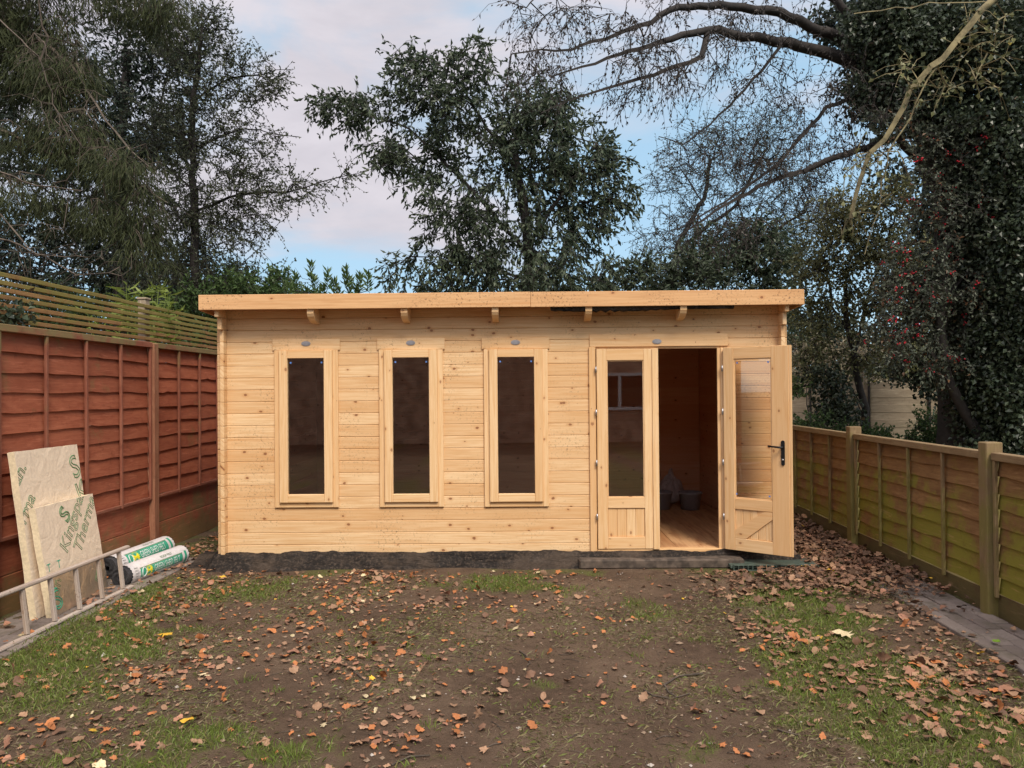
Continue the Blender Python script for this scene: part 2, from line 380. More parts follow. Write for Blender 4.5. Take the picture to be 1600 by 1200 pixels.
def gz(x, y):
    x = np.asarray(x, float); y = np.asarray(y, float)
    f = np.exp(-((y-6)/9.0)**2)
    return ((fbm(x*.7+50, y*.7+20, 3)-.5)*.05+(fbm(x*4+9, y*4+2, 3)-.5)*.022+(fbm(x*13+9, y*13+2, 3)-.5)*.016)*f*(1-.8*sstep(y, 6.6, 6.9)*(np.abs(x) < 2.9))
xs = np.concatenate([[-300, -120, -50, -25, -14, -9, -6.5, -5], np.arange(-4.2, 3.6, .026), [4.2, 5, 6.5, 9, 14, 25, 50, 120, 300]])
ys = np.concatenate([[-300, -100, -30, -12, -5, -1, .8, 1.8], np.arange(2.5, 7.2, .022), np.arange(7.25, 11.2, .06), [12, 13.5, 16, 20, 28, 45, 90, 180, 400]])
X, Y = np.meshgrid(xs, ys); V = np.stack([X, Y, gz(X, Y)], -1).reshape(-1, 3)
nx = len(xs); ii = (np.arange(len(ys)-1)[:, None]*nx+np.arange(nx-1)[None]).ravel()
ground = npmesh('ground', V, np.stack([ii, ii+1, ii+nx+1, ii+nx], 1), M['soil'], rnd=density_grass(V[:, 0], V[:, 1]), smooth=True)
tag(ground, kind='structure')

# paver path beside the right fence, and the edging slabs beside the left fence
def path(name, x0, x1, y0, y1, cw, cl, seed):
    mb = MB(); random.seed(seed); y = y0; row = 0
    while y < y1:
        x = x0; 
        while x < x1-.03:
            x2 = min(x+cw, x1); o = (int(round((x-x0)/cw)) % 2)*cl*.5
            mb.box((x+.004, y+o+.004, -.05), (x2-.004, y+o+cl-.004, .018+random.uniform(-.004, .006)), 'y', .006, Matrix.Rotation(random.uniform(-.01, .01), 4, 'Z') if False else None)
            x = x2
        y += cl; row += 1
    return tag(mb.build(name, M['paver']), kind='structure')
path('path', 2.74, 3.20, 2.6, 6.75, .115, .22, 3)
path('edging_path', -3.86, -3.30, 3.4, 7.0, .28, .30, 4)

# ------------------------------------------------------------------ the timber garden room
BR = empty('garden_room', (CAM.x-.24+0, 7.196, 0), R(1.3))
tag(BR, 'new pine log garden room with three tall narrow windows and double doors', 'garden building')
WT = .038; ZB = .115; UL, UR, DV = -2.70, 2.508, 3.15        # side wall centre lines, depth
cz = [ZB]+[.200+.112*k for k in range(20)]; cz.append(2.425)
holes = [(-2.215, -1.650, .565, 2.035), (-1.230, -.665, .565, 2.035), (-.250, .315, .565, 2.035), (.745, 1.985, ZB, 2.035)]
def log_wall(mb, u0, u1, holes):
    ed = sorted({u0, u1, *[h[0] for h in holes], *[h[1] for h in holes]})
    for k in range(len(cz)-1):
        z0, z1 = cz[k], cz[k+1]; segs = []; r = random.random()
        for a, b in zip(ed, ed[1:]):
            lo, hi = z0, z1
            for h in holes:
                if h[0] <= a+1e-6 and b-1e-6 <= h[1]:
                    if h[2] <= z0+1e-6 and h[3] >= z1-1e-6: lo = hi
                    elif h[2] < z1 <= h[3]: hi = min(hi, max(z0, h[2]))
                    elif h[2] <= z0 < h[3]: lo = max(lo, min(z1, h[3]))
            if hi-lo > .004:
                if segs and abs(segs[-1][1]-a) < 1e-6 and segs[-1][2:] == [lo, hi]: segs[-1][1] = b
                else: segs.append([a, b, lo, hi])
        for a, b, lo, hi in segs:
            mb.box((a, 0, lo+.0007), (b, WT, hi-.0007), 'x', .0045, rnd=None)
            if lo > ZB+.01: mb.box((a, .013, lo-.008), (b, .026, lo+.008), 'x', 0)
mb = MB(); log_wall(mb, UL-.075, UR+.065, holes); mb.build('front_wall', M['pine'], BR)
for (uc, nm) in ((UL, 'side_wall'), (UR, 'side_wall')):
    mb = MB()
    for k in range(len(cz)-1):
        f = -.085 - (0.12 if k >= len(cz)-2 else .05 if k == len(cz)-3 else 0)
        top = cz[k+1]-.0
        mb.box((uc-WT/2, f, cz[k]+.001), (uc+WT/2, -.0005, top-.001), 'y', .004)
        mb.box((uc-WT/2, WT+.0005, cz[k]), (uc+WT/2, DV+.07, top-(.14 if k == len(cz)-2 else 0) if k < len(cz)-2 else cz[k]+.02), 'y', .004)
    mb.build(nm, M['pine'], BR)
mb = MB()
for k in range(len(cz)-2): mb.box((UL-.075, DV, cz[k]), (UR+.065, DV+WT, cz[k+1]), 'x', .004)
mb.build('back_wall', M['pine'], BR)
# inner lining seen through the doors and windows
mb = MB()
for k in range(len(cz)-2):
    z0, z1 = cz[k], cz[k+1]
    mb.box((UL+WT/2+.014, DV-.012, z0), (UR-WT/2-.014, DV-.002, z1), 'x', .003)
    mb.box((UL+WT/2+.002, WT+.01, z0), (UL+WT/2+.012, DV-.014, z1), 'y', .003)
    mb.box((UR-WT/2-.012, WT+.01, z0), (UR-WT/2-.002, DV-.014, z1), 'y', .003)
mb.build('inner_lining', M['pine_in'], BR)
mb = MB()
for i in range(11):
    u = UL+.035+i*.467; mb.box((u, WT+.002, .118), (min(u+.464, UR-.035), DV-.015, .150), 'y', .002)
mb.build('floor', M['floor'], BR)
# roof: deck, fascia, side boards, rafters
rf = empty('roof', (0, 0, 0)); rf.parent = BR
SLO = -.055
def rz(v, z): return z+SLO*(v+.25)
mb = MB(); T = Matrix.Translation((0, -.25, 2.415)) @ Matrix.Rotation(math.atan(SLO), 4, 'X')
for i in range(38): mb.box((-2.825, .022+i*.095, 0), (2.625, .022+(i+1)*.095-.002, .018), 'x', .002, T)
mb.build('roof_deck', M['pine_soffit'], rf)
mb = MB(); mb.box((-2.83, .021, .0185), (2.63, 3.64, .023), 'x', .001, T); mb.build('roof_felt', M['rubber'], rf)
mb = MB(); mb.box((-2.845, -.25, 2.388), (.176, -.23, 2.525), 'x', .003); mb.box((.178, -.25, 2.386), (2.648, -.2305, 2.523), 'x', .003)
mb.build('fascia_board', M['pine_fascia'], rf)
for u in (-2.845, 2.628):
    mb = MB(); mb.box((u, .0215, -.03), (u+.02, 3.65, .108), 'y', .003, T); mb.build('side_board', M['pine_fascia'], rf)
for u in (-1.832, -.976, -.146, .705, 1.565):
    mb = MB(); Tr = Matrix.Translation((u, 0, 0))
    out = [(-.225, 2.412), (-.225, 2.350), (-.205, 2.320), (-.16, 2.292), (-.08, 2.275), (-.0015, 2.272), (-.0015, 2.40)]
    mb.prism(out, -.030, .030, 'x', M=Tr); mb.box((-.023, WT+.001, 2.23), (.023, DV-.02, 2.285), 'y', .002, Tr); mb.build('rafter', M['pine_trim'], rf)
# loose black underlay hanging below the fascia
mb = MB(); n_ = 40; vs = []; fs = []
for i in range(n_+1):
    u = .36+i*(1.30/n_)*1.28; t = i/n_; d = .012+.022*abs(math.sin(i*1.7))*math.sin(math.pi*min(1, t*1.3+.1))+.014
    for q, (vv, zz) in enumerate(((-.222, 2.400), (-.215+.01*math.sin(i*2.3), 2.388-d*.6), (-.205+.012*math.sin(i*1.3), 2.386-d*1.1), (-.15, 2.395-d*.5+.01*math.sin(i*2.9)), (-.10, 2.403))):
        vs.append((u, vv, zz))
for i in range(n_):
    for q in range(4): fs.append([i*5+q, (i+1)*5+q, (i+1)*5+q+1, i*5+q+1])
mb.add(vs, fs, None, smooth=True); mb.build('underlay_strip', M['dpm'], rf)

def oval_vent(parent, u, z, v):
    mb = MB(); k = 20; a, b = .043, .023
    for (s, t0, t1) in ((1, 0, .006), (.72, .006, .009)):
        o = [(u+a*s*math.cos(2*math.pi*i/k), z+b*s*math.sin(2*math.pi*i/k)) for i in range(k)]; mb.prism(o, v-t1, v-t0, 'y')
    return mb.build('vent', M['steel'], parent)
def frame_box(mb, u0, u1, z0, z1, wl, wr, wb, wt, v0, v1, c=.003):
    mb.box((u0, v0, z0), (u0+wl, v1, z1), 'z', c); mb.box((u1-wr, v0, z0), (u1, v1, z1), 'z', c)
    if wb: mb.box((u0+wl, v0+.0015, z0), (u1-wr, v1, z0+wb), 'x', c)
    if wt: mb.box((u0+wl, v0+.0015, z1-wt), (u1-wr, v1, z1), 'x', c)
def pads(parent, pts, v):
    mb = MB()
    for (u, z) in pts: mb.box((u-.008, v-.003, z-.008), (u+.008, v, z+.008), 'x', .002)
    mb.build('corner_pad', M['blue'], parent)
for i, (uc, dz) in enumerate(((-1.930, .004), (-.946, .002), (.036, -.002))):
    wn = empty('window'); wn.parent = BR; wn.location = (uc, 0, dz)
    mb = MB(); frame_box(mb, -.300, .300, .548, 2.020, .052, .052, .050, 0, -.022, -.0005); mb.build('outer_frame', M['pine_trim'], wn)
    mb = MB(); mb.box((-.318, -.016, 2.021), (.318, -.0005, 2.126), 'x', .003); hd = mb.build('header_board', M['pine'], wn)
    oval_vent(hd, 0, 2.084, -.016)
    mb = MB(); frame_box(mb, -.249, .249, .596, 2.019, .078, .078, .076, .074, -.046, .012, .004); mb.build('sash', M['pine_trim'], wn)
    mb = MB(); frame_box(mb, -.281, .281, .567, 2.033, .030, .030, .028, .03, .013, WT+.012, .002); mb.build('inner_frame', M['pine_trim'], wn)
    mb = MB(); mb.box((-.1725, -.016, .6705), (.1725, -.012, 1.9465), 'x', .0); gl = mb.build('glass', M['glass'], wn)
    pads(wn, ((-.145, 1.905), (.145, 1.905)), -.0165)

# doors
df = empty('door_frame'); df.parent = BR
mb = MB(); mb.box((.720, -.022, ZB+.002), (.782, -.0005, 2.030), 'z', .003); mb.box((.748, .0005, ZB+.02), (.782, WT+.01, 2.030), 'z', .003)
mb.build('jamb', M['pine_trim'], df)
mb = MB(); mb.box((1.915, -.018, ZB+.030), (1.945, -.0005, 2.012), 'z', .003); mb.box((1.946, -.026, ZB+.002), (2.004, -.0005, 2.012), 'z', .003); mb.box((1.945, .0005, ZB+.03), (1.983, WT+.01, 2.030), 'z', .003); mb.box((1.925, .0, ZB+.035), (1.944, WT, 2.010), 'z', .002)
mb.build('jamb', M['pine_trim'], df)
mb = MB(); mb.box((.728, -.016, 2.031), (2.02, -.0005, 2.150), 'x', .003); mb.box((.784, .0005, 2.012), (1.944, WT+.01, 2.032), 'x', .003); hd = mb.build('header_board', M['pine'], df)
oval_vent(hd, 1.357, 2.078, -.016)
mb = MB(); mb.box((.784, -.03, ZB+.001), (1.944, WT+.02, ZB+.032), 'x', .004); mb.build('threshold', M['pine_trim'], df)
def leaf(parent, brace, flip):
    "door leaf 0.575 wide, hinge at local u=0, z from 0.148"
    Wd = .60 if brace else .566; z0, z1 = .150, 2.010; v0, v1 = -.045, -.005
    gl0, gl1 = (.098, Wd-.155) if brace else (.095, Wd-.128)
    mb = MB()
    mb.box((0, v0, z0), (gl0, v1, z1), 'z', .003); mb.box((gl1, v0, z0), (Wd, v1, z1), 'z', .003)
    mb.box((gl0, v0+.0015, z1-.106), (gl1, v1-.0015, z1), 'x', .003); mb.box((gl0, v0+.0015, .528), (gl1, v1-.0015, .628), 'x', .003); mb.box((gl0, v0+.0015, z0), (gl1, v1-.0015, z0+.112), 'x', .003)
    if not brace:
        mb.box((Wd-.052, v0-.012, z0-.004), (Wd+.006, v0-.0005, z1+.002), 'z', .003)
    else:
        mb.box((Wd+.0005, v0+.006, z0), (Wd+.022, v0+.022, z1), 'z', .002)
    mb.build('stile_frame', M['pine_trim'], parent)
    mb = MB(); n = 4 if not brace else 5; wd = (gl1-gl0)/n
    for i in range(n): mb.box((gl0+i*wd+.0005, v0+.014, z0+.112), (gl0+(i+1)*wd-.0005, v1-.014, .528), 'z', .004)
    mb.build('lower_panel', M['pine_trim'], parent)
    if brace:
        mb = MB(); o = [(gl0+.002, z0+.114), (gl0+.03, z0+.114), (gl1-.002, .46), (gl1-.002, .526), (gl1-.03, .526), (gl0+.002, .185+z0-.02)]
        mb.prism([(gl0+.002, z0+.114), (gl0+.10, z0+.114), (gl1-.002, .462), (gl1-.002, .526), (gl1-.075, .526), (gl0+.002, z0+.19)], v0+.002, v0+.0135, 'y'); mb.build('brace', M['pine_trim'], parent)
    mb = MB(); frame_box(mb, gl0+.0005, gl1-.0005, .6285, z1-.1065, .008, .008, .008, .008, v0+.008, v1-.008, .002); mb.build('glazing_bead', M['pine_trim'], parent)
    mb = MB(); mb.box((gl0+.009, -.027, .637), (gl1-.009, -.023, z1-.115), 'x', 0); mb.build('glass', M['glass'], parent)
    if brace: pads(parent, ((gl0+.03, 1.868), (gl1-.03, 1.868), (gl0+.012, .665), (gl1-.03, .665)), -.028)
    mb = MB()
    for z in (.45, .95, 1.42, 1.82): mb.tube([(-.007, v0-.006, z-.028), (-.007, v0-.006, z+.028)], .008, 10)
    mb.build('hinge', M['steel'], parent)
    return Wd, gl1
dl = empty('door'); dl.parent = BR; dl.location = (.789, .006, 0); leaf(dl, False, 0); dl['label'] = 'closed left door leaf with plain boarded lower panel'
dr = empty('door'); dr.parent = BR; dr.location = (1.985, -.030, 0); dr.rotation_euler = (0, 0, R(-37.5)); Wd, g1 = leaf(dr, True, 1); dr['label'] = 'right door leaf swung wide open with diagonal brace and black handle'
hn = MB(); hu = Wd-.055
o = [(hu+.016*math.cos(a), (1.155 if math.sin(a) >= 0 else .965)+.016*math.sin(a)) for a in [2*math.pi*i/20 for i in range(20)]]
hn.prism(o, -.054, -.0452, 'y'); hn.tube([(hu, -.054, 1.11), (hu, -.09, 1.11)], .010, 10); hn.tube([(hu+.006, -.09, 1.11), (hu-.03, -.092, 1.112), (hu-.12, -.088, 1.118)], [.010, .009, .0075], 10)
hn.build('handle', M['black'], dr)
hn = MB(); hn.tube([(hu, -.0545, 1.0), (hu, -.063, 1.0)], .009, 12); hn.build('lock_cylinder', M['steel'], dr)

# ------------------------------------------------------------------ base under the room
bs = empty('plastic_base_grid', (BR.location.x, BR.location.y, 0), R(1.3)); tag(bs, 'green and black plastic grid base showing below the open door', 'base')
mb = MB(); mb.box((-2.80, -.02, -.02), (2.60, 3.4, .112), 'x', .003); mb.build('slab', M['dpm'], bs)
M['gridgreen'] = plain('grid_plastic', (.06, .085, .068), .5, 0, .3, 30)
mb = MB(); y0 = -.30
mb.box((1.95, y0+.02, .02), (2.74, -.021, .048), 'x', .002)
for i in range(18):
    u = 1.97+i*.042
    mb.box((u, y0, .0), (u+.008, y0+.019, .052), 'z', .001)
mb.box((1.97, y0-.001, .046), (2.70, y0+.02, .054), 'x', .001); mb.box((1.97, y0-.001, .0), (2.70, y0+.02, .008), 'x', .001)
mb.build('grid_edge', M['gridgreen'], bs)
mb = MB(); mb.box((.60, -.20, .0), (2.1, -.021, .085), 'x', .012); mb.build('timber_step', plain('wet_timber', (.085, .064, .048), .85, 0, .5, 12, .01), bs)
# crumpled membrane skirt
nu, nv = 240, 12; us = np.linspace(-3.03, 2.66, nu); V = []; 
for j in range(nv):
    t = j/(nv-1)
    for u in us:
        wid = .150+.040*math.sin(u*2.1)+.03*math.sin(u*5.3+1)
        wid *= 1-.45*float(sstep(u, .9, 2.4)); wid += .10*float(sstep(-u, 2.3, 2.7))*(1-float(sstep(-u, 2.75, 3.05)))
        top = (.118 if -2.78 < u < 2.58 else .075)
        if u < -2.74: top = .118-.05*float(sstep(-u, 2.74, 2.95))
        v = -.022-wid*t + (.30*(1-t)+.05 if u < -2.80 else 0)*float(sstep(-u, 2.78, 2.86))
        z = top*(1-float(sstep(t, .15, .92)))+.006 + .048*(float(fbm(u*3.5, t*9+9, 4))-.42)*math.sin(math.pi*min(1, t+.12))*2.0+.03*(float(fbm(u*14, t*5, 3))-.5)*math.sin(math.pi*min(1, t+.1)) + .010*math.sin(u*3+t*7)*t*(1-t)*4
        z += .018*max(0, math.sin(u*9+2*math.sin(u*2.2)))*math.exp(-((t-.82)/.12)**2)
        if t > .97: z = -.01
        V.append((u, v, max(z, -.01)))
ii = (np.arange(nv-1)[:, None]*nu+np.arange(nu-1)[None]).ravel()
mem = npmesh('damp_proof_membrane', V, np.stack([ii, ii+1, ii+nu+1, ii+nu], 1), M['dpm'], smooth=True)
mem.location = bs.location; mem.rotation_euler = bs.rotation_euler
tag(mem, 'crumpled black plastic membrane spread along the foot of the pine wall', 'membrane')

# ------------------------------------------------------------------ things standing inside, seen through the doorway
def inside(u, v, z=.151): return BR.matrix_basis @ Vector((u, v, z))
BR.matrix_basis  # location/rotation already set
def lathe(mb, prof, k=20, M_=None, rnd=None):
    vs = []; fs = []
    for r, z in prof:
        for j in range(k): vs.append((r*math.cos(2*math.pi*j/k), r*math.sin(2*math.pi*j/k), z))
    for i in range(len(prof)-1):
        for j in range(k): fs.append([i*k+j, i*k+(j+1) % k, (i+1)*k+(j+1) % k, (i+1)*k+j])
    if M_: vs = [M_ @ Vector(p) for p in vs]
    mb.add(vs, fs, lambda p: (p[0], p[2]), rnd, True)
for (u, v, lab, sc) in ((1.80, 2.35, 'left of two pale tubs with a wire handle on the garden room floor', 1), (2.16, 2.30, 'right of two pale tubs with a wire handle on the garden room floor', .95)):
    t = empty('tub', inside(u, v)); tag(t, lab, 'tub', 'tubs inside the doorway')
    mb = MB(); lathe(mb, [(0, .002), (.12*sc, .002), (.145*sc, .19), (.155*sc, .195), (.155*sc, .215), (.145*sc, .215), (.12*sc, .02), (0, .02)]); mb.build('tub_body', M['bucket'], t)
    mb = MB(); mb.tube([(.15*sc*math.cos(a), -.02-.10*math.sin(a), .20+.05*math.sin(a)-.05*math.sin(a)) for a in [math.pi*i/14 for i in range(15)]], .004, 6); mb.build('wire_handle', M['white'], t)
# crumpled bag
b_ = bmesh.new(); bmesh.ops.create_icosphere(b_, subdivisions=4, radius=1)
for q in b_.verts:
    d = q.co.normalized(); s_ = 1+.30*(float(fbm(d.x*3+5, d.y*3+d.z*4, 3))-.5)
    zz = d.z*.5+.5; tap = 1-.80*zz**1.2
    q.co = Vector((d.x*.24*s_*tap+.02*zz, d.y*.17*s_*tap, .42*zz*s_))
me = bpy.data.meshes.new('plastic_bag'); b_.to_mesh(me); b_.free(); me.materials.append(M['bag']); bag = bpy.data.objects.new('plastic_bag', me); COL.objects.link(bag)
for p in me.polygons: p.use_smooth = False
bag.location = inside(2.0, 2.78); tag(bag, 'crumpled pale plastic bag standing against the back wall inside the doorway', 'bag')
t = empty('paint_tin', inside(1.45, 2.55)); tag(t, 'small tin lying on its side on the floor left of the tubs', 'tin')
mb = MB(); Tt = Matrix.Translation((0, 0, .062)) @ Matrix.Rotation(R(90), 4, 'X') @ Matrix.Rotation(R(60), 4, 'Y'); lathe(mb, [(0, -.08), (.055, -.08), (.06, -.076), (.06, .076), (.055, .08), (.05, .074), (0, .074)], 20, Tt); mb.build('tin_body', M['bucket'], t)
mb = MB(); lathe(mb, [(.0605, -.06), (.0605, .06)], 20, Tt); mb.build('paper_band', M['bag'], t)

# ------------------------------------------------------------------ fences
def lap_board(mb, y0, y1, z0, h, x, sgn, seed, thick=.009, tilt=.015, wav=.010):
    "waney lap board running along y, face towards sgn*x; bottom edge stands forward of the board below"
    n = 22; vs = []; fs = []; r = random.random(); ou = random.random()*30
    for i in range(n+1):
        y = y0+(y1-y0)*i/n
        wv = wav*(float(fbm(y*3.1+seed*7.3, seed*3.7, 3))-.5)*3+ (wav*1.2*math.exp(-((y-y0-(seed*.37 % 1)*(y1-y0))/.04)**2))
        bow = .004*math.sin(y*4+seed)
        for (dx, dz) in ((tilt+bow, wv), (tilt+thick+bow, wv+.003), (thick*.6, h+.012), (0, h+.012)):
            vs.append((x+sgn*dx, y, z0+dz))
        
    for i in range(n):
        for q in range(4):
            a = i*4+q; b = i*4+(q+1) % 4; f = [a, b, b+4, a+4]
            fs.append(f if sgn > 0 else f[::-1])
    fs.append([3, 2, 1, 0] if sgn > 0 else [0, 1, 2, 3]); e = n*4; fs.append([e, e+1, e+2, e+3] if sgn > 0 else [e+3, e+2, e+1, e])
    mb.add(vs, fs, lambda p: (p[1]+ou, p[2]+ou), r)
def fence_panel(parent, x, sgn, y0, y1, z0, z1, nlap, mats, seed, nb=3, toprail=.055):
    pn = empty('panel'); pn.parent = parent
    mb = MB(); h = (z1-z0-toprail)/nlap
    for k in range(nlap): lap_board(mb, y0+.01, y1-.01, z0+k*h, h, x, sgn, seed+k*1.37)
    mb.build('lap_boards', M[mats[0]], pn)
    mb = MB(); f0, f1 = sorted((x+sgn*.034, x+sgn*.056))
    for y in (y0+.004, y1-.036): mb = MB(); mb.box((f0, y, z0-.02), (f1, y+.032, z1-toprail), 'z', .003); mb.build('side_batten', M[mats[1]], pn)
    for j in range(1, nb+1):
        y = y0+(y1-y0)*j/(nb+1); mb = MB(); mb.box((f0, y-.014, z0-.03), (f1, y+.014, z1-toprail-.002), 'z', .003, Matrix.Translation((0, y, 0)) @ Matrix.Rotation(random.uniform(-.006, .006), 4, 'X') @ Matrix.Translation((0, -y, 0))); mb.build('batten', M[mats[1]], pn)
    mb = MB(); g0, g1 = sorted((x-sgn*.012, x+sgn*.062)); mb.box((g0, y0, z1-toprail), (g1, y1, z1), 'y', .004); mb.build('top_rail', M[mats[2]], pn)
LF = empty('lap_fence', (XL, 7.3, 0)); tag(LF, 'tall red brown lap fence running along the left of the garden room', 'fence')
LF.location = (0, 0, 0)
for (a, b) in ((3.45, 5.30), (5.42, 7.64), (7.74, 9.75), (9.85, 11.8)):
    fence_panel(LF, XL, 1, a, b, .585, 2.15, 10, ('red', 'redtrim', 'redtrim'), a*3)
    for (z0, z1, o) in ((.300, .580, 0), (.0, .296, .004)):
        mb = MB(); mb.box((XL-.02, a-.01, z0), (XL+.018+o, b+.01, z1), 'y', .004); mb.build('gravel_board', M['red'], LF)
    mb = MB(); mb.box((XL+.030, a+.01, .562), (XL+.052, b-.01, .590), 'y', .003); mb.build('bottom_rail', M['redtrim'], LF)
for y in (5.36, 7.69, 9.8):
    mb = MB(); mb.box((XL-.03, y-.046, -.1), (XL+.075, y+.046, 2.14), 'z', .005); mb.build('post', M['redpost'], LF)
TR = empty('slatted_trellis'); tag(TR, 'greenish horizontal slatted screen rising behind the top of the red fence', 'trellis')
for k in range(8):
    mb = MB(); z = 2.130+k*.0560
    for (a, b) in ((3.0, 5.42), (5.425, 7.33), (7.335, 9.24), (9.245, 11.5)):
        dz = random.uniform(-.004, .004); mb.box((XL-.105+random.uniform(-.003, .003), a, z+dz), (XL-.085, b, z+.034+dz), 'y', .003)
    mb.build('slat', M['trellis'], TR)
for (y, zt) in ((5.40, 2.52), (7.87, 2.61), (10.0, 2.52)):
    mb = MB(); mb.box((XL-.19, y-.045, 0), (XL-.106, y+.045, zt), 'z', .005); mb.box((XL-.20, y-.055, zt), (XL-.096, y+.055, zt+.02), 'x', .004) if y == 7.87 else None; mb.build('post', M['oldfence'], TR)

RF = empty('lap_fence'); tag(RF, 'low lap fence green with algae, right of the open door', 'fence')
for (a, b) in ((1.08, 3.19), (3.29, 5.53), (5.65, 7.90), (8.02, 10.28), (10.4, 12.5)):
    fence_panel(RF, XR, -1, a, b, .17, 1.165, 8, ('olive', 'olivetrim', 'olivetrim'), a*2+40)
    mb = MB(); mb.box((XR-.018, a-.01, -.05), (XR+.02, b+.01, .166), 'y', .004); mb.build('gravel_board', M['gravel'], RF)
for y in (3.24, 5.59, 7.96, 10.34):
    mb = MB(); mb.box((XR-.088, y-.052, -.1), (XR+.03, y+.052, 1.235), 'z', .006); mb.build('post', M['olivetrim'], RF)

BF = empty('weathered_fence'); tag(BF, 'low weathered grey brown board fence far behind the right fence, among the trees', 'fence')
p0 = P(1020, 640, 14.4); p1 = P(1520, 640, 12.6)
ang = math.atan2(p1.y-p0.y, p1.x-p0.x); Tb = Matrix.Translation((p0.x, p0.y, 0)) @ Matrix.Rotation(ang, 4, 'Z')
mb = MB(); L_ = (p1-p0).length+1
for seg in range(int(L_/1.85)+1):
    for k in range(13):
        mb.box((seg*1.85+.01, -.01-.006*(k % 2), .06+k*.127), (seg*1.85+1.84, .01, .06+k*.127+.135), 'x', .003, Tb)
mb.build('boards', M['oldfence'], BF)
for seg in range(int(L_/1.85)+1):
    for q in (0, .92):
        mb = MB(); mb.box((seg*1.85-.03+q, -.05, 0), (seg*1.85+.03+q-.025, -.0175, 1.74), 'z', .004, Tb); mb.build('batten', M['barkdark'], BF)

# ------------------------------------------------------------------ insulation boards leaning on the left fence
def text_mesh(s, size, outline=0.0, ext=.0):
    cu = bpy.data.curves.new('lettering', 'FONT'); cu.body = s; cu.size = size; cu.resolution_u = 3; cu.align_x = 'LEFT'
    if outline: cu.fill_mode = 'NONE'; cu.bevel_depth = outline; cu.bevel_resolution = 0
    o = bpy.data.objects.new('tmp', cu); COL.objects.link(o); dg = bpy.context.evaluated_depsgraph_get()
    me = bpy.data.meshes.new_from_object(o.evaluated_get(dg)); bpy.data.objects.remove(o); bpy.data.curves.remove(cu)
    me.name = 'lettering'; return me
def lean_frame(a, b, top_dx, H):
    "frame with x along the foot a->b, y up the board, z out of its face (towards +X world)"
    a = Vector(a); b = Vector(b); ex = (b-a).normalized(); up = Vector((-math.sqrt(1), 0, 0))
    dz = math.sqrt(H*H-top_dx*top_dx)
    ey = Vector((-top_dx*ex.y, top_dx*ex.x, dz)).normalized(); ez = ex.cross(ey)
    m = Matrix((ex, ey, ez)).transposed().to_4x4(); m.translation = a; return m
def put_text(parent, s, size, x, y, ang, clip, mat_, outline=.0016, italic=0.0, sx=1.0):
    me = text_mesh(s, size, outline)
    me.transform(Matrix.Translation((x, y, .0012)) @ Matrix.Rotation(ang, 4, 'Z') @ Matrix(((sx, italic, 0, 0), (0, 1, 0, 0), (0, 0, .6, 0), (0, 0, 0, 1))))
    bm = bmesh.new(); bm.from_mesh(me)
    x0, x1, y0, y1 = clip
    for co, no in (((x0, 0, 0), (-1, 0, 0)), ((x1, 0, 0), (1, 0, 0)), ((0, y0, 0), (0, -1, 0)), ((0, y1, 0), (0, 1, 0))):
        bmesh.ops.bisect_plane(bm, geom=bm.verts[:]+bm.edges[:]+bm.faces[:], plane_co=co, plane_no=no, clear_outer=True)
    bm.to_mesh(me); bm.free(); me.materials.clear(); me.materials.append(M[mat_])
    o = bpy.data.objects.new('lettering', me); COL.objects.link(o); o.parent = parent; return o
def board_mesh(mb, w, h, t, ragged=.004, seed=1):
    "slab 0..w, 0..h, face at z=0, back at -t with slightly chipped edges"
    n = 26; per = []
    def rg(i): return ragged*(vnoise(i*.45, seed*3.1)-.5)*2
    for i in range(n): per.append((w*i/n, 0))
    for i in range(n): per.append((w+rg(i), h*i/n))
    for i in range(n): per.append((w-w*i/n, h+rg(i+50)))
    for i in range(n): per.append((rg(i+90), h-h*i/n))
    return per
def ins_board(name, label, frame, w, h, t, seed):
    r = empty(name); r.matrix_world = frame; tag(r, label, 'insulation board', 'insulation boards leaning on the left fence')
    per = board_mesh(None, w, h, t, .004, seed)
    mb = MB(); mb.prism(per, -t+.0015, -.0015, 'z'); mb.build('foam_core', M['core'], r)
    n = len(per)
    mb = MB(); mb.prism(per, -.0014, .0, 'z'); mb.build('front_facing', M['foil'], r)
    mb = MB(); mb.prism(per, -t, -t+.0014, 'z'); mb.build('back_facing', M['foil'], r)
    return r
fb1 = lean_frame((-3.60, 5.40, .02), (-3.63, 6.19, .02), .16, 1.22)
B1 = ins_board('insulation_board', 'taller foil faced insulation board printed with green outline letters, hindmost against the fence', fb1, .80, 1.21, .052, 1)
CL1 = (.004, .796, .004, 1.206)
put_text(B1, 'Kingspan.', .150, -.27, .66, R(48), CL1, 'inkgreen', .0027)
put_text(B1, 'Therma', .150, -.15, .50, R(48), CL1, 'inkgreen', .0027)
put_text(B1, 'S', .26, .70, .93, R(20), CL1, 'inkgreen', .005)
put_text(B1, 'K', .22, .73, .74, R(20), CL1, 'inkgreen', .004)
fb2 = lean_frame((-3.505, 5.44, .02), (-3.56, 6.25, .02), .13, .82)
B2 = ins_board('insulation_board', 'shorter foil faced insulation board with green lettering, leaning in front of the taller one', fb2, .81, .80, .050, 2)
CL2 = (.004, .806, .31, .796)
put_text(B2, 'Kingspan', .165, .30, .40, R(47), CL2, 'inkgreen', .0027)
put_text(B2, 'Therma', .165, .48, .36, R(47), CL2, 'inkgreen', .0027)
for tx_ in (.02, .15): put_text(B2, 'T', .085, tx_, .325, R(0), (.0, .8, .0, .8), 'green', 0.0)
put_text(B2, 'S', .20, .38, .62, R(50), CL2, 'inkgreen', .006)
mb = MB(); mb.prism([(.002, .002), (.808, .002), (.808, .27), (.002, .30)], .0004, .0016, 'z'); mb.build('foil_strip', M['foil2'], B2)
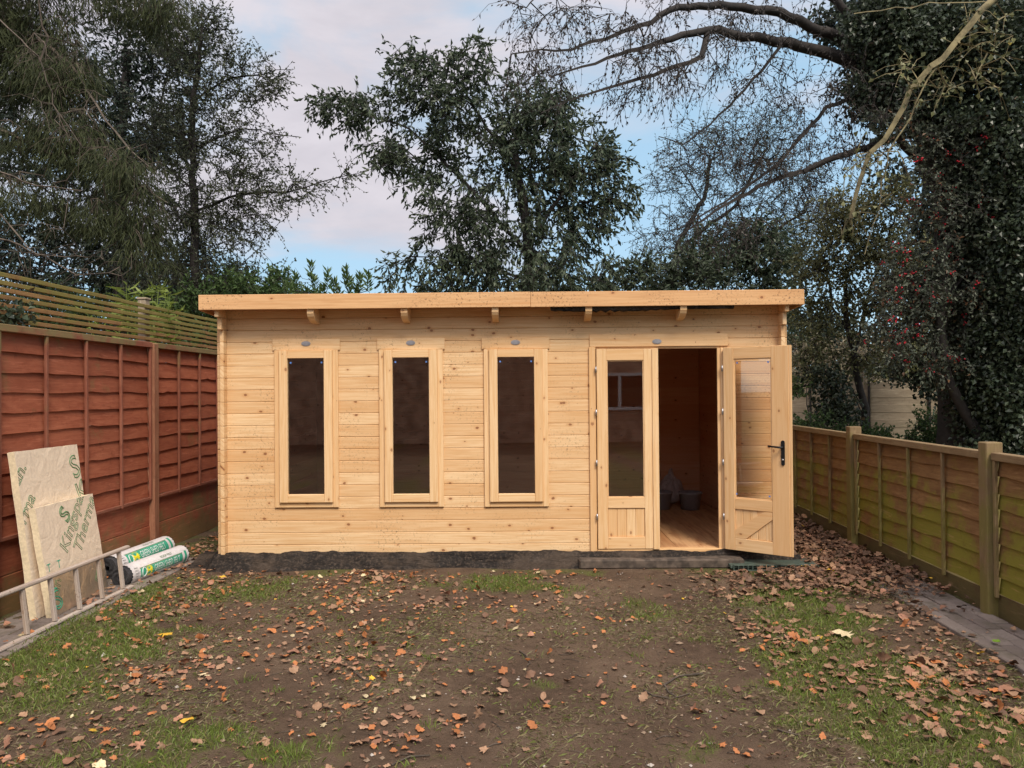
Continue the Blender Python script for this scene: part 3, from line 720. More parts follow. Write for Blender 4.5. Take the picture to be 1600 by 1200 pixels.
put_text(B2, 'S', .22, .06, .03, R(20), (.004, .8, .004, .25), 'green', .005).location = (0, 0, .001)
put_text(B2, 'dn', .14, .10, .12, R(60), (.004, .8, .004, .25), 'inkgreen', .002).location = (0, 0, .001)
put_text(B2, 'mo', .14, .68, .08, R(60), (.004, .8, .004, .25), 'inkgreen', .002).location = (0, 0, .001)
fb3 = lean_frame((-3.545, 5.42, .02), (-3.595, 6.22, .02), .14, .79)

# ------------------------------------------------------------------ ladder on its side
ld = empty('ladder', (-3.385, 6.29, 0)); tag(ld, 'short weathered wooden ladder lying on its side in front of the insulation boards', 'ladder')
for (x, z) in ((0, .018), (-.035, .345)):
    mb = MB(); mb.box((x-.017, -2.9, z), (x+.017, 0, z+.026), 'y', .004); mb.box((x+.0175, -2.9, z+.008), (x+.022, 0, z+.018), 'y', .001); mb.build('rail', M['ladder'], ld)
for i in range(9):
    y = -.14-i*.293; mb = MB(); Tq = Matrix.Translation((0, y, .046)) @ Matrix.Rotation(-.118, 4, 'Y'); mb.box((-.012, -.017, .002), (.012, .017, .298), 'z', .004, Tq); mb.box((.0125, -.009, .002), (.016, .009, .298), 'z', .001, Tq); mb.build('rung', M['ladder'], ld)

# ------------------------------------------------------------------ two rolls of roofing felt
def felt_roll(a, b, r, label, turn, band):
    a = Vector(a); b = Vector(b); L = (b-a).length
    ex = (b-a).normalized(); ez = Vector((0, 0, 1)); ez = (ez-ex*ez.dot(ex)).normalized(); ey = ez.cross(ex)
    root = empty('felt_roll'); m = Matrix((ex, ey, ez)).transposed().to_4x4(); m.translation = a; root.matrix_world = m
    tag(root, label, 'felt roll', 'rolls of roofing felt')
    k = 48; mb = MB(); vs = []; fs = []                      # felt wound as a spiral
    turns = 7; n = turns*28
    for i in range(n+1):
        t = i/n; rr = r*.28+(r*.96-r*.28)*t; an = turns*2*math.pi*t
        sq = 1-.0*math.sin(an)
        for xx in (0.0, L):
            for dr in (0, -.0075): vs.append((xx+.004*math.sin(an*3+t*9), (rr+dr)*math.cos(an)*sq, (rr+dr)*math.sin(an)))
    for i in range(n):
        a0 = i*4; b0 = a0+4
        fs += [[a0, b0, b0+2, a0+2], [a0+1, a0+3, b0+3, b0+1], [a0, a0+1, b0+1, b0], [a0+2, b0+2, b0+3, a0+3]]
    mb.add(vs, fs, None, smooth=False); mb.build('felt', M['rubber'], root)
    def sheet(x0, x1, a0, a1, rad, name, mt, n=30, jag=0.0):
        mb = MB(); vs = []; fs = []; seg = 12
        for j in range(seg+1):
            x = x0+(x1-x0)*j/seg
            for i in range(n+1):
                an = a0+(a1-a0)*i/n; xj = x+(jag*math.sin(i*2.1) if j in (0, seg) else 0); rr = rad*(1+.006*math.sin(an*7+x*13))
                vs.append((xj, rr*math.cos(an), rr*math.sin(an)))
        for j in range(seg):
            for i in range(n): q = j*(n+1)+i; fs.append([q, q+1, q+n+2, q+n+1])
        mb.add(vs, fs, None, smooth=True); return mb.build(name, mt, root)
    sheet(L*.05, L*.975, 0, 2*math.pi, r, 'wrapper', M['wrap'], 60, .006)
    c = turn; hw = band
    sheet(L*.17, L*.86, c-hw, c+hw, r*1.012, 'printed_band', M['green'])
    sheet(L*.90, L*.935, c-hw*1.5, c+hw*1.9, r*1.012, 'printed_band', M['green'])
    sheet(L*.165, L*.865, c-hw-.10, c-hw-.02, r*1.012, 'band_edge', M['inkgreen'])
    # yellow splash with a white ring beside it
    mb = MB(); pts = []
    for i in range(36):
        rr = (.052 if i % 2 else .036)*r/.085; pts.append((L*.30+rr*math.cos(i*math.pi/18), rr*math.sin(i*math.pi/18)*1.0))
    def wrapv(x, y, rad): an = c - y/rad; return (x, rad*math.cos(an), rad*math.sin(an))
    ctr = wrapv(L*.30, 0, r*1.03); vs = [ctr]+[wrapv(x, y, r*1.026) for x, y in pts]; mb.add(vs, [[0, i+1, (i+1) % 36+1] for i in range(36)]); mb.build('yellow_splash', M['yellow'], root)
    mb = MB(); mb.tube([wrapv(L*.225+.030*math.cos(t), .040*math.sin(t), r*1.024) for t in [2*math.pi*i/24 for i in range(25)]], .0035, 6); mb.build('white_ring', M['white'], root)
    def wtext(s, size, x, y0, mt, sx=1.0, flip=False, bold=.0):
        me = text_mesh(s, size); bm = bmesh.new(); bm.from_mesh(me)
        for cut in range(12):
            yy = -.03+cut*.012; bmesh.ops.bisect_plane(bm, geom=bm.verts[:]+bm.edges[:]+bm.faces[:], plane_co=(0, yy, 0), plane_no=(0, 1, 0))
        for q in bm.verts: q.co = Vector(wrapv(x+q.co.x*sx, y0+q.co.y, r*1.030))
        bm.to_mesh(me); bm.free(); me.materials.clear(); me.materials.append(mt); o = bpy.data.objects.new('lettering', me); COL.objects.link(o); o.parent = root
    wtext('GREEN SHED FELT', .078*r/.085, L*.375, -.026, M['white'], .80*L/(.078*r/.085)*.078*.85)
    for q in range(5): wtext('PRO', .018, L*.09, .05-q*.024, M['inkblack'], 1.3)
    wtext('ROOF FELT', .035, L*.52, r*band+.028, M['inkgreen'], 1.0)
    return root
felt_roll((-3.775, 6.60, .105), (-3.735, 7.60, .105), .100, 'roll of green shed felt lying against the red fence, behind the other roll', R(157), .50)
felt_roll((-3.525, 6.36, .088), (-3.43, 7.28, .088), .088, 'roll of shed felt nearest the lawn, its dark end facing the ladder', R(180), .42)

# ------------------------------------------------------------------ trees
def tubes_np(A, B, ra, rb, k=5):
    "one tapered prism per segment, all at once"
    A = np.asarray(A); B = np.asarray(B); d = B-A; L = np.linalg.norm(d, axis=1, keepdims=True)+1e-9; t = d/L
    h = np.where(np.abs(t[:, 2:3]) < .9, np.array([[0, 0, 1.]]), np.array([[1., 0, 0]])); a = np.cross(t, h); a /= np.linalg.norm(a, axis=1, keepdims=True); b = np.cross(t, a)
    an = np.arange(k)*2*np.pi/k; ring = a[:, None]*np.cos(an)[None, :, None]+b[:, None]*np.sin(an)[None, :, None]
    B2 = B+t*np.minimum(rb[:, None]*.5, L*.3)
    V = np.concatenate([A[:, None]+ring*ra[:, None, None], B2[:, None]+ring*rb[:, None, None]], 1).reshape(-1, 3)
    n = len(A); base = (np.arange(n)*2*k)[:, None]; j = np.arange(k)[None]; j2 = (j+1) % k
    F = np.stack([base+j, base+j2, base+k+j2, base+k+j], -1).reshape(-1, 4)
    return V, F
def poly_nodes(pts, step):
    out = [np.array(pts[0], float)]
    for a, b in zip(pts, pts[1:]):
        a = np.array(a, float); b = np.array(b, float); n = max(1, int(np.linalg.norm(b-a)/step))
        for i in range(1, n+1): out.append(a+(b-a)*i/n)
    return out
def grow(limbs, targets, step=.22, wob=.05, up=.8, sag=.0, seed=0):
    """limbs: list of polylines, the first is the trunk, later ones start at the nearest node of what is there.
    Each target point is joined to the skeleton by a bent twig. Returns nodes, parents, tip node of each target"""
    g = np.random.default_rng(seed); nod = []; par = []
    for li, pl in enumerate(limbs):
        pn = poly_nodes(pl, step)
        if li == 0: prev = -1
        else: prev = int(np.argmin(np.linalg.norm(np.array(nod)-pn[0], axis=1)))
        for q in pn: nod.append(q+g.normal(0, wob*.25, 3)); par.append(prev); prev = len(nod)-1
    ntr = len(nod); cap = 60000; Nn = np.zeros((cap, 3)); Nn[:ntr] = nod; par = list(par); cnt = ntr
    tr = Nn[:ntr].copy()
    d0 = np.array([np.min(np.linalg.norm(tr-t, axis=1)) for t in targets]); order = np.argsort(d0); tips = np.zeros(len(targets), int)
    for oi in order:
        t = targets[oi]; dv = t-Nn[:cnt]; dist = np.linalg.norm(dv, axis=1)
        cost = dist+up*np.maximum(0, Nn[:cnt, 2]-t[2])
        p = int(np.argmin(cost)); D = dist[p]; a = Nn[p].copy()
        n = max(1, int(D/step)); side = g.normal(0, 1, 3)*D*.10; side[2] += sag*D
        for i in range(1, n+1):
            s = i/n; q = a+(t-a)*s+side*4*s*(1-s)+(g.normal(0, wob, 3) if i < n else 0)
            if cnt >= cap: break
            Nn[cnt] = q; par.append(p); p = cnt; cnt += 1
        tips[oi] = p
    return Nn[:cnt], np.array(par[:cnt]), tips, ntr
def radii(par, tipr=.006, ex=.42, cap=1e9):
    n = len(par); w = np.zeros(n); ch = np.zeros(n, int)
    for i in range(n-1, -1, -1):
        if ch[i] == 0: w[i] = 1
        if par[i] >= 0: w[par[i]] += w[i]; ch[par[i]] += 1
    return np.minimum(tipr*w**ex, cap)
def leaves_np(pos, dirs, L, Wd, g, fold=.25, curl=.2):
    "rhombic leaf with a folded midrib: 2 quads sharing the rib would cost double, so one bent quad each"
    n = len(pos); dirs = dirs/(np.linalg.norm(dirs, axis=1, keepdims=True)+1e-9)
    r = g.normal(0, 1, (n, 3)); s = np.cross(dirs, r); s /= np.linalg.norm(s, axis=1, keepdims=True)+1e-9; u = np.cross(s, dirs)
    l = (L*g.uniform(.65, 1.2, n))[:, None]; w = (Wd*g.uniform(.7, 1.2, n))[:, None]
    V = np.stack([pos, pos+dirs*l*.45+s*w*.5+u*w*fold, pos+dirs*l-u*l*curl, pos+dirs*l*.5-s*w*.5+u*w*fold], 1).reshape(-1, 3)
    return V, np.arange(n*4).reshape(-1, 4)
def ball_targets(g, blobs, n):
    "blobs: (centre xyz, radii xyz, weight); points fill each blob, denser near its skin"
    wts = np.array([b[2] for b in blobs], float); wts /= wts.sum(); ch = g.choice(len(blobs), n, p=wts)
    d = g.normal(0, 1, (n, 3)); d /= np.linalg.norm(d, axis=1, keepdims=True); r = g.random(n)**(1/2.2)
    c = np.array([np.array(b[0]) for b in blobs]); q = np.array([np.array(b[1]) for b in blobs])
    return c[ch]+d*r[:, None]*q[ch]
def pxblob(px, py, d, rx, ry, w=None, rd=None):
    "blob given where it is seen: centre pixel, distance, half sizes in photograph pixels turned into metres"
    c = P(px, py, d); m = d/FPX; return (tuple(c), (rx*m, (rd if rd else max(rx, ry)*.8)*m if not rd else rd, ry*m), w if w else rx*ry)
def make_tree(name, label, cat, limbs, targets, leafspec, barkmat, leafmatname, seed, tipr=.006, ex=.42, up=.8, wob=.05, step=.22, group=None, rootcap=1e9, sag=0, extra=None, trunkr=None, twigs=True, lr=None):
    """leafspec: twigs per target, twig length, leaves per twig, leaf length, leaf width, droop, outward bias"""
    g = np.random.default_rng(seed); limbs = [[np.array(p, float) for p in l] for l in limbs]
    Nn, par, tips, ntr = grow(limbs, targets, step, wob, up, sag, seed)
    r = radii(par, tipr, ex, rootcap)
    nt0 = len(poly_nodes(limbs[0], step))
    if trunkr:
        k = np.arange(nt0)/max(1, nt0-1); r[:nt0] = np.maximum(r[:nt0], trunkr[0]+(trunkr[1]-trunkr[0])*k)
    lid = np.zeros(len(par), int); k0 = nt0
    for li, l in enumerate(limbs[1:]):
        m_ = len(poly_nodes(l, step)); lid[k0:k0+m_] = li+1
        if lr:
            kk = np.arange(m_)/max(1, m_-1); r[k0:k0+m_] = np.maximum(r[k0:k0+m_] if lr[li] is None else 0, lr[li][0]+(lr[li][1]-lr[li][0])*kk)
        k0 += m_
    for i in range(k0, len(par)):
        lid[i] = lid[par[i]] if lid[par[i]] > 0 else 1000+i if par[i] < nt0 else 0
        if lr: r[i] = min(r[i], r[par[i]]*.9)
    c = np.nonzero(par >= 0)[0]
    root = empty(name, tuple(float(x) for x in limbs[0][0])); tag(root, label, cat, group)
    off = np.array(root.location)
    def link(o): o.parent = root; o.matrix_parent_inverse = Matrix.Translation(-root.location); return o
    main = c[r[c] > .03]; fine = c[r[c] <= .03]
    m_tr = main[main < nt0]; m_li = main[main >= nt0]
    for nm, sel, k in [('trunk', m_tr, 9)]+[('limb', m_li[lid[m_li] == q], 7) for q in np.unique(lid[m_li])]:
        if len(sel):
            V, F = tubes_np(Nn[par[sel]], Nn[sel], r[par[sel]] if nm == 'trunk' else np.minimum(r[par[sel]], r[sel]*1.35), r[sel], k); link(npmesh(nm, V, F, M[barkmat], smooth=True))
    # twigs and leaves
    tw, tl, lp, LL, LW, droop, outb = leafspec; T = targets; n = len(T)
    ctr = T.mean(0); segA = [Nn[par[fine]]]; segB = [Nn[fine]]; ra = [np.minimum(r[par[fine]], r[fine]*1.3)]; rb = [r[fine]]
    base = np.repeat(T, tw, 0); d = g.normal(0, 1, base.shape); d /= np.linalg.norm(d, axis=1, keepdims=True)
    ow = base-ctr; ow /= np.linalg.norm(ow, axis=1, keepdims=True)+1e-9; d = d+ow*outb; d[:, 2] -= droop*.6; d /= np.linalg.norm(d, axis=1, keepdims=True)
    ln = tl*g.uniform(.5, 1.25, len(base))[:, None]; mid = base+d*ln*.55; end = base+d*ln; end[:, 2] -= droop*ln[:, 0]*.45
    if twigs:
        segA += [base, mid]; segB += [mid, end]; q = np.full(len(base), tipr*.55); ra += [q*1.3, q]; rb += [q, q*.6]
    V, F = tubes_np(np.concatenate(segA), np.concatenate(segB), np.concatenate(ra), np.concatenate(rb), 3); link(npmesh('twigs', V, F, M[barkmat]))
    if lp > 0:
        s = np.tile(np.linspace(.12, 1.0, lp), len(base)); B = np.repeat(base, lp, 0); Md = np.repeat(mid, lp, 0); E = np.repeat(end, lp, 0)
        s = np.clip(s+g.normal(0, .06, len(s)), 0, 1)[:, None]
        pos = (1-s)**2*B+2*s*(1-s)*Md+s*s*E; ld_ = np.repeat(d, lp, 0)*.9+g.normal(0, .62, pos.shape); ld_[:, 2] -= droop*1.1
        V, F = leaves_np(pos, ld_, LL, LW, g); rd_ = np.repeat(np.clip(g.random(len(pos))*.7+.3*np.repeat(g.random(len(T)), tw*lp), 0, 1), 4)
        link(npmesh('foliage', V, F, M[leafmatname], rnd=rd_))
    if extra: extra(root, link, g, T, base, end, Nn, r)
    return root
def A3(*a): return [np.array(P(*q)) for q in a]
def foot(px, d): p = P(px, 610, d); return np.array((p.x, p.y, -.05))
g0 = np.random.default_rng(21)

# large-leaved evergreen behind the roof
D = 14.5
bl = [pxblob(790, 190, D, 120, 90), pxblob(690, 160, D, 90, 60), pxblob(650, 110, D, 50, 45), pxblob(560, 165, D, 62, 26), pxblob(508, 156, D, 24, 14, 900), pxblob(590, 230, D, 30, 14, 700), pxblob(720, 90, D-.5, 45, 32), pxblob(640, 250, D, 70, 40), pxblob(860, 250, D, 110, 80),
      pxblob(750, 330, D, 110, 70), pxblob(900, 330, D, 80, 70), pxblob(710, 410, D, 85, 50), pxblob(640, 420, D, 45, 26), pxblob(850, 410, D, 120, 50), pxblob(930, 250, D, 50, 35), pxblob(850, 170, D, 55, 40), pxblob(740, 450, D, 130, 40), pxblob(870, 460, D, 120, 40), pxblob(950, 300, D, 42, 50)]
T = ball_targets(g0, bl, 780)
make_tree('evergreen_tree', 'broad evergreen tree with long drooping dark leaves, alone behind the middle of the roof', 'tree',
          [[foot(832, D)]+A3((830, 460, D), (822, 340, D), (800, 220, D)), A3((828, 400, D), (740, 300, D), (640, 200, D), (545, 170, D)), A3((826, 380, D), (880, 300, D), (940, 230, D-.3)), A3((805, 260, D), (740, 170, D), (705, 85, D-.4)), A3((830, 440, D), (720, 400, D), (640, 400, D))],
          T, (5, .36, 7, .130, .050, .60, .5), 'barkdark', 'l_laurel', 1, tipr=.007, trunkr=(.16, .07))

# airy small-leaved tree left
D = 12.5
bl = [pxblob(300, 80, D, 62, 60), pxblob(350, 150, D, 85, 50), pxblob(400, 130, D, 55, 45), pxblob(280, 190, D, 90, 60), pxblob(350, 230, D, 105, 50), pxblob(400, 300, D, 85, 36), pxblob(470, 285, D, 48, 16, 900), pxblob(535, 270, D, 20, 12, 260), pxblob(300, 300, D, 110, 60), pxblob(345, 370, D, 105, 60), pxblob(280, 420, D, 110, 50), pxblob(330, 40, D, 40, 40), pxblob(370, 440, D, 90, 34)]
T = ball_targets(g0, bl, 640)
make_tree('small_leaved_tree', 'airy upright tree with tiny olive leaves and bare side twigs, left of the open sky', 'tree',
          [[foot(318, D)]+A3((306, 440, D), (303, 300, D), (300, 170, D), (318, 40, D)), A3((303, 330, D), (380, 300, D), (450, 300, D), (505, 282, D), (560, 272, D)), A3((302, 230, D), (380, 200, D), (470, 215, D)), A3((301, 160, D), (360, 120, D), (455, 108, D)), A3((303, 300, D), (240, 240, D))],
          T, (5, .34, 7, .060, .028, .15, .5), 'barkdark', 'l_oak', 2, tipr=.0055, up=1.1, trunkr=(.11, .03))
# dark tree between
D = 15.5
bl = [pxblob(250, 90, D, 80, 70), pxblob(190, 170, D, 90, 80), pxblob(240, 230, D, 70, 50), pxblob(120, 260, D, 120, 70), pxblob(100, 380, D, 150, 70), pxblob(220, 360, D, 90, 80), pxblob(220, 30, D, 90, 40), pxblob(60, 440, D, 160, 50), pxblob(230, 440, D, 110, 40), pxblob(60, 130, D, 130, 110)]
T = ball_targets(g0, bl, 620)
make_tree('evergreen_tree', 'very dark dense evergreen tree at far left, furthest behind the slatted trellis', 'tree',
          [[foot(190, D)]+A3((190, 440, D), (185, 250, D), (200, 80, D)), A3((190, 420, D), (100, 330, D), (20, 300, D)), A3((188, 300, D), (240, 200, D), (265, 110, D))],
          T, (6, .36, 7, .14, .05, .3, .3), 'barkdark', 'l_dark', 3, tipr=.007, trunkr=(.22, .08))
# drooping conifer, nearest at left
def conifer(D, name, label, seed, limbs, bl, n):
    T = ball_targets(np.random.default_rng(seed), bl, n)
    def extra(root, link, g, T_, base, end, Nn, r):
        # hanging sprays
        k = 80; B = np.repeat(T_, k, 0); n_ = len(B); an = g.uniform(0, 2*np.pi, n_); rr = g.random(n_)**.6*.27
        pos = B+np.stack([np.cos(an)*rr, np.sin(an)*rr, -g.random(n_)*.38+.05-rr*.4], 1)
        d = np.stack([np.cos(an)*.45, np.sin(an)*.45, -np.ones(n_)*.9], 1)+g.normal(0, .28, (n_, 3))
        V, F = leaves_np(pos, d, .14, .013, g, .1, .05); link(npmesh('foliage', V, F, M['l_conifer'], rnd=np.repeat(np.clip(g.random(n_)*.5+.5*np.repeat(g.random(len(T_)), k), 0, 1), 4)))
    return make_tree(name, label, 'tree', limbs, T, (3, .30, 0, 0, 0, .9, .4), 'bark', 'l_conifer', seed, tipr=.006, up=-.15, sag=.10, extra=extra, trunkr=(.24, .14))
D = 10.2
conifer(D, 'conifer_tree', 'large conifer with drooping brown green sprays at the top left corner', 4,
        [[foot(-60, D)]+A3((-60, 300, D), (-50, 0, D), (-40, -260, D)), A3((-55, 60, D), (60, 60, D-.4), (110, 100, D-.6), (180, 210, D-.8), (230, 260, D-.9)), A3((-55, 180, D), (80, 240, D-.5), (160, 240, D-.8), (260, 320, D-.9)), A3((-50, -40, D), (80, -60, D), (160, 30, D-.4)), A3((-58, 260, D), (60, 290, D), (130, 340, D)), A3((-58, 380, D), (60, 400, D-.6), (120, 380, D-.7)), A3((-50, -200, D), (120, -120, D), (240, -40, D)), A3((140, 220, D-.7), (155, 270, D-.8), (170, 330, D-.8)), ],
        [pxblob(30, 60, D, 110, 80), pxblob(100, 90, D-.5, 50, 75), pxblob(40, 190, D-.4, 110, 26), pxblob(130, 200, D-.6, 60, 40), pxblob(200, 245, D-.8, 55, 28), pxblob(170, 320, D-.8, 30, 24), pxblob(235, 310, D-.8, 45, 26), pxblob(225, 370, D-.7, 24, 45), pxblob(-20, -40, D, 160, 70), pxblob(180, -20, D-.3, 80, 30), pxblob(260, 0, D-.2, 60, 22, 900), pxblob(130, -120, D, 160, 60), pxblob(60, 300, D-.2, 120, 22, 3000)], 560)

D = 7.6
T = ball_targets(g0, [pxblob(60, 380, D, 70, 40), pxblob(120, 180, D, 60, 60), pxblob(150, 420, D, 60, 20), pxblob(90, 90, D, 50, 60)], 60)
make_tree('bare_shrub', 'pale bare arching stems hanging in front of the conifer at far left', 'shrub', [[foot(-140, D)]+A3((-140, 300, D), (-60, 250, D), (0, 268, D), (60, 290, D), (130, 298, D)), A3((-130, 380, D), (-40, 360, D), (50, 392, D), (120, 428, D), (190, 430, D)), A3((-140, 300, D), (-80, 60, D), (0, 30, D), (60, 90, D), (95, 180, D), (130, 230, D)), A3((60, 92, D), (72, 60, D), (60, 0, D), (30, -60, D)), A3((-120, 330, D), (0, 330, D), (60, 400, D), (140, 400, D), (180, 380, D))],
          T, (2, .3, 0, 0, 0, .6, .1), 'bark', 'l_twig', 17, tipr=.0035, up=-.4, step=.12, ex=.3, lr=[(.016, .005), (.016, .004), (.012, .004), (.012, .004)], trunkr=(.04, .006))
# hedge, laurel sprigs and bamboo above the left end of the roof
D = 12
bl = [pxblob(390, 450, D, 75, 34), pxblob(330, 470, D, 60, 30), pxblob(440, 470, D, 50, 30), pxblob(390, 540, D, 110, 60), pxblob(280, 500, D+.8, 80, 40), pxblob(140, 500, D+1, 120, 50), pxblob(20, 500, D+1, 110, 50)]
T = ball_targets(g0, bl, 420)
make_tree('hedge_bush', 'rounded dark green bush rising above the left end of the roof', 'bush', [[foot(390, D)]+A3((390, 540, D), (388, 450, D)), A3((390, 560, D), (250, 520, D+.6), (120, 510, D+1), (0, 505, D+1))], T, (6, .24, 7, .09, .04, .1, .5), 'barkdark', 'l_bright', 6, tipr=.005)
D = 11.6; sp = []
T = []
for (px, py) in ((462, 440), (486, 424), (492, 446), (512, 436), (522, 450), (540, 432), (546, 448), (562, 440), (575, 440), (505, 458), (530, 462), (556, 458), (478, 462), (452, 456)): T.append(np.array(P(px, py+14, D+random.uniform(-.3, .3))))
T = np.array(T)
def laurel_extra(root, link, g, T_, base, end, Nn, r):
    k = 26; B = np.repeat(T_, k, 0); n_ = len(B); s = np.tile(np.arange(k)/k, len(T_)); an = np.tile(np.arange(k)*2.4, len(T_))
    pos = B+np.stack([0*s, 0*s, s*.26-.02], 1); d = np.stack([np.cos(an), np.sin(an), .55+s*1.1], 1)+g.normal(0, .12, (n_, 3))
    V, F = leaves_np(pos, d, .125, .045, g, .3, -.05); link(npmesh('foliage', V, F, M['l_bright'], rnd=np.repeat(g.random(n_), 4)))
make_tree('laurel_bush', 'bright green laurel with upright leafy shoots against the sky, just above the roof', 'bush', [[foot(510, D)]+A3((512, 540, D), (512, 480, D))], T, (1, .24, 0, 0, 0, -1.3, .1), 'barkdark', 'l_bright', 7, tipr=.006, extra=laurel_extra)
# bamboo
bb = empty('bamboo_plant', (-4.55, 8.7, 0)); tag(bb, 'pale yellow green bamboo shoots poking above the trellis beside the roof end', 'bamboo')
gb = np.random.default_rng(31); mb = MB(); LP = []; LD = []
for i in range(15):
    b0 = Vector((gb.normal(0, .12), gb.normal(0, .14), 0)); tip = Vector((b0.x+gb.normal(.02, .20), b0.y+gb.normal(0, .2), 2.55+gb.random()*.38)); mid = (b0+tip)/2+Vector((0, 0, .1))
    mb.tube([b0, mid, (mid+tip)/2+Vector((0, 0, .03)), tip], [.008, .006, .005, .002], 5)
    for j in range(34):
        s = .72+.28*gb.random(); p = b0.lerp(tip, s); LP.append(p); a = gb.uniform(0, 6.28); LD.append((math.cos(a), math.sin(a), gb.uniform(-.5, .7)))
mb.build('canes', M['l_bamboo'], bb)
V, F = leaves_np(np.array(LP), np.array(LD), .20, .026, gb, .15, .25); npmesh('foliage', V, F, M['l_bamboo'], bb, rnd=np.repeat(gb.random(len(LP)), 4))
# ivy sprig on the trellis
D = 6.0
iv = empty('ivy_sprig', (XL-.07, 5.75, 0)); tag(iv, 'small clump of dark ivy growing through the trellis at the left edge', 'ivy')
n_ = 130; pos = np.stack([gb.uniform(-.05, .09, n_), gb.normal(0, .10, n_), 2.19+np.abs(gb.normal(0, .07, n_))], 1); d = gb.normal(0, 1, (n_, 3)); V, F = leaves_np(pos, d, .055, .05, gb); npmesh('foliage', V, F, M['l_ivy'], iv, rnd=np.repeat(gb.random(n_), 4))
mb = MB(); mb.tube([(0, .02, 0), (-.03, 0, 1.2), (0, .03, 2.0), (.02, -.03, 2.25)], [.012, .01, .008, .004], 6); mb.build('stem', M['barkdark'], iv)

# right side: twiggy tree with fine leaves against the sky
D = 17
bl = [pxblob(1100, 230, D, 75, 50), pxblob(1180, 200, D, 70, 45), pxblob(1060, 300, D, 62, 50), pxblob(1150, 310, D, 90, 70), pxblob(1060, 380, D, 80, 50), pxblob(1220, 260, D, 70, 70), pxblob(1180, 390, D, 100, 60), pxblob(1030, 430, D, 70, 40), pxblob(1270, 330, D, 70, 80)]
T = ball_targets(g0, bl, 800)
make_tree('twiggy_tree', 'fine twiggy half bare tree in front of the bluest sky, right of the big evergreen', 'tree',
          [[foot(1040, D)]+A3((1045, 460, D), (1060, 380, D), (1100, 310, D), (1110, 250, D)), A3((1060, 390, D), (1150, 320, D), (1200, 230, D)), A3((1045, 450, D), (1150, 400, D), (1260, 330, D)), A3((1100, 320, D), (1060, 260, D))],
          T, (5, .45, 5, .05, .024, .2, .3), 'barkdark', 'l_oak', 8, tipr=.0065, trunkr=(.10, .04), up=.9)
D = 15.2
bl = [pxblob(1010, 440, D, 60, 40), pxblob(1100, 430, D, 90, 45), pxblob(1200, 420, D, 80, 55), pxblob(1130, 380, D, 50, 30), pxblob(1100, 500, D, 170, 50), pxblob(970, 500, D, 80, 50), pxblob(1180, 360, D, 40, 24)]
T = ball_targets(g0, bl, 360)
make_tree('evergreen_bush', 'dark leafy evergreen bush directly above the right half of the roof', 'bush', [[foot(1100, D)]+A3((1100, 520, D), (1110, 430, D)), A3((1100, 540, D), (1190, 450, D)), A3((1100, 540, D), (1010, 460, D))], T, (6, .30, 6, .13, .055, .3, .4), 'barkdark', 'l_laurel', 9, tipr=.006)

# the big bare limbs overhead, carried by the ivy clad tree at the right
D = 9.2
limbs = [[foot(1500, D)]+A3((1498, 500, D), (1480, 300, D), (1440, 190, D), (1400, 130, D)),
         A3((1430, 180, D), (1340, 100, D), (1280, 78, D), (1200, 62, D-.3), (1105, 45, D-.6), (1050, 60, D-.8), (930, 98, D-1.1), (860, 120, D-1.2)),
         A3((1400, 130, D), (1310, 60, D), (1220, 20, D-.3), (1140, 8, D-.5), (1060, 10, D-.8), (1000, 42, D-1), (890, 78, D-1.2), (800, 84, D-1.3)),
         A3((1400, 140, D), (1350, 40, D), (1290, -10, D), (1180, -60, D-.3), (1000, -80, D-.8), (860, -30, D-1), (830, 5, D-1.1)),
         A3((1480, 290, D), (1400, 215, D), (1310, 245, D-.2), (1200, 285, D-.4), (1120, 330, D-.5), (1060, 370, D-.6)),
         A3((1400, 130, D), (1290, 170, D-.2), (1210, 262, D-.3), (1150, 305, D-.4), (1080, 345, D-.5)),
         A3((1220, 70, D-.3), (1190, 110, D-.3), (1110, 195, D-.4), (1068, 226, D-.5), (1030, 212, D-.6)),
         A3((1105, 46, D-.6), (1095, 90, D-.7), (1000, 125, D-.9), (905, 150, D-1.1), (845, 175, D-1.2)),
         A3((1480, 300, D), (1560, 150, D-.6), (1600, 40, D-.9), (1640, -100, D-1)),
         A3((1440, 190, D), (1420, 60, D), (1400, -80, D))]
bl = [pxblob(1000, 60, D-1, 180, 50), pxblob(900, 40, D-1.1, 120, 36), pxblob(860, 110, D-1.2, 100, 34), pxblob(1000, 120, D-.9, 110, 40), pxblob(1130, 110, D-.6, 90, 50), pxblob(1040, 120, D-.7, 60, 44), pxblob(1180, 60, D-.3, 100, 60), pxblob(1250, 130, D-.2, 90, 60), pxblob(1090, 220, D-.5, 56, 40), pxblob(1180, 240, D-.4, 70, 50), pxblob(1290, 250, D-.2, 90, 60), pxblob(830, 10, D-1.1, 50, 16, 1500), pxblob(1130, -30, D-.5, 250, 40), pxblob(1130, 350, D-.5, 90, 40), pxblob(1350, 150, D-.3, 90, 100)]
T = ball_targets(g0, bl, 520)
make_tree('bare_tree', 'great bare tree spreading long black limbs with hanging seeds across the top of the sky', 'tree', limbs, T, (3, .28, 5, .050, .018, .8, .2), 'barkdark', 'l_twig', 10, tipr=.0042, ex=.38, up=-.3, sag=-.06, wob=.035, step=.14, trunkr=(.30, .12),
          lr=[(.092, .009), (.078, .008), (.06, .008), (.058, .010), (.034, .010), (.022, .006), (.035, .006), (.08, .05), (.09, .05)])

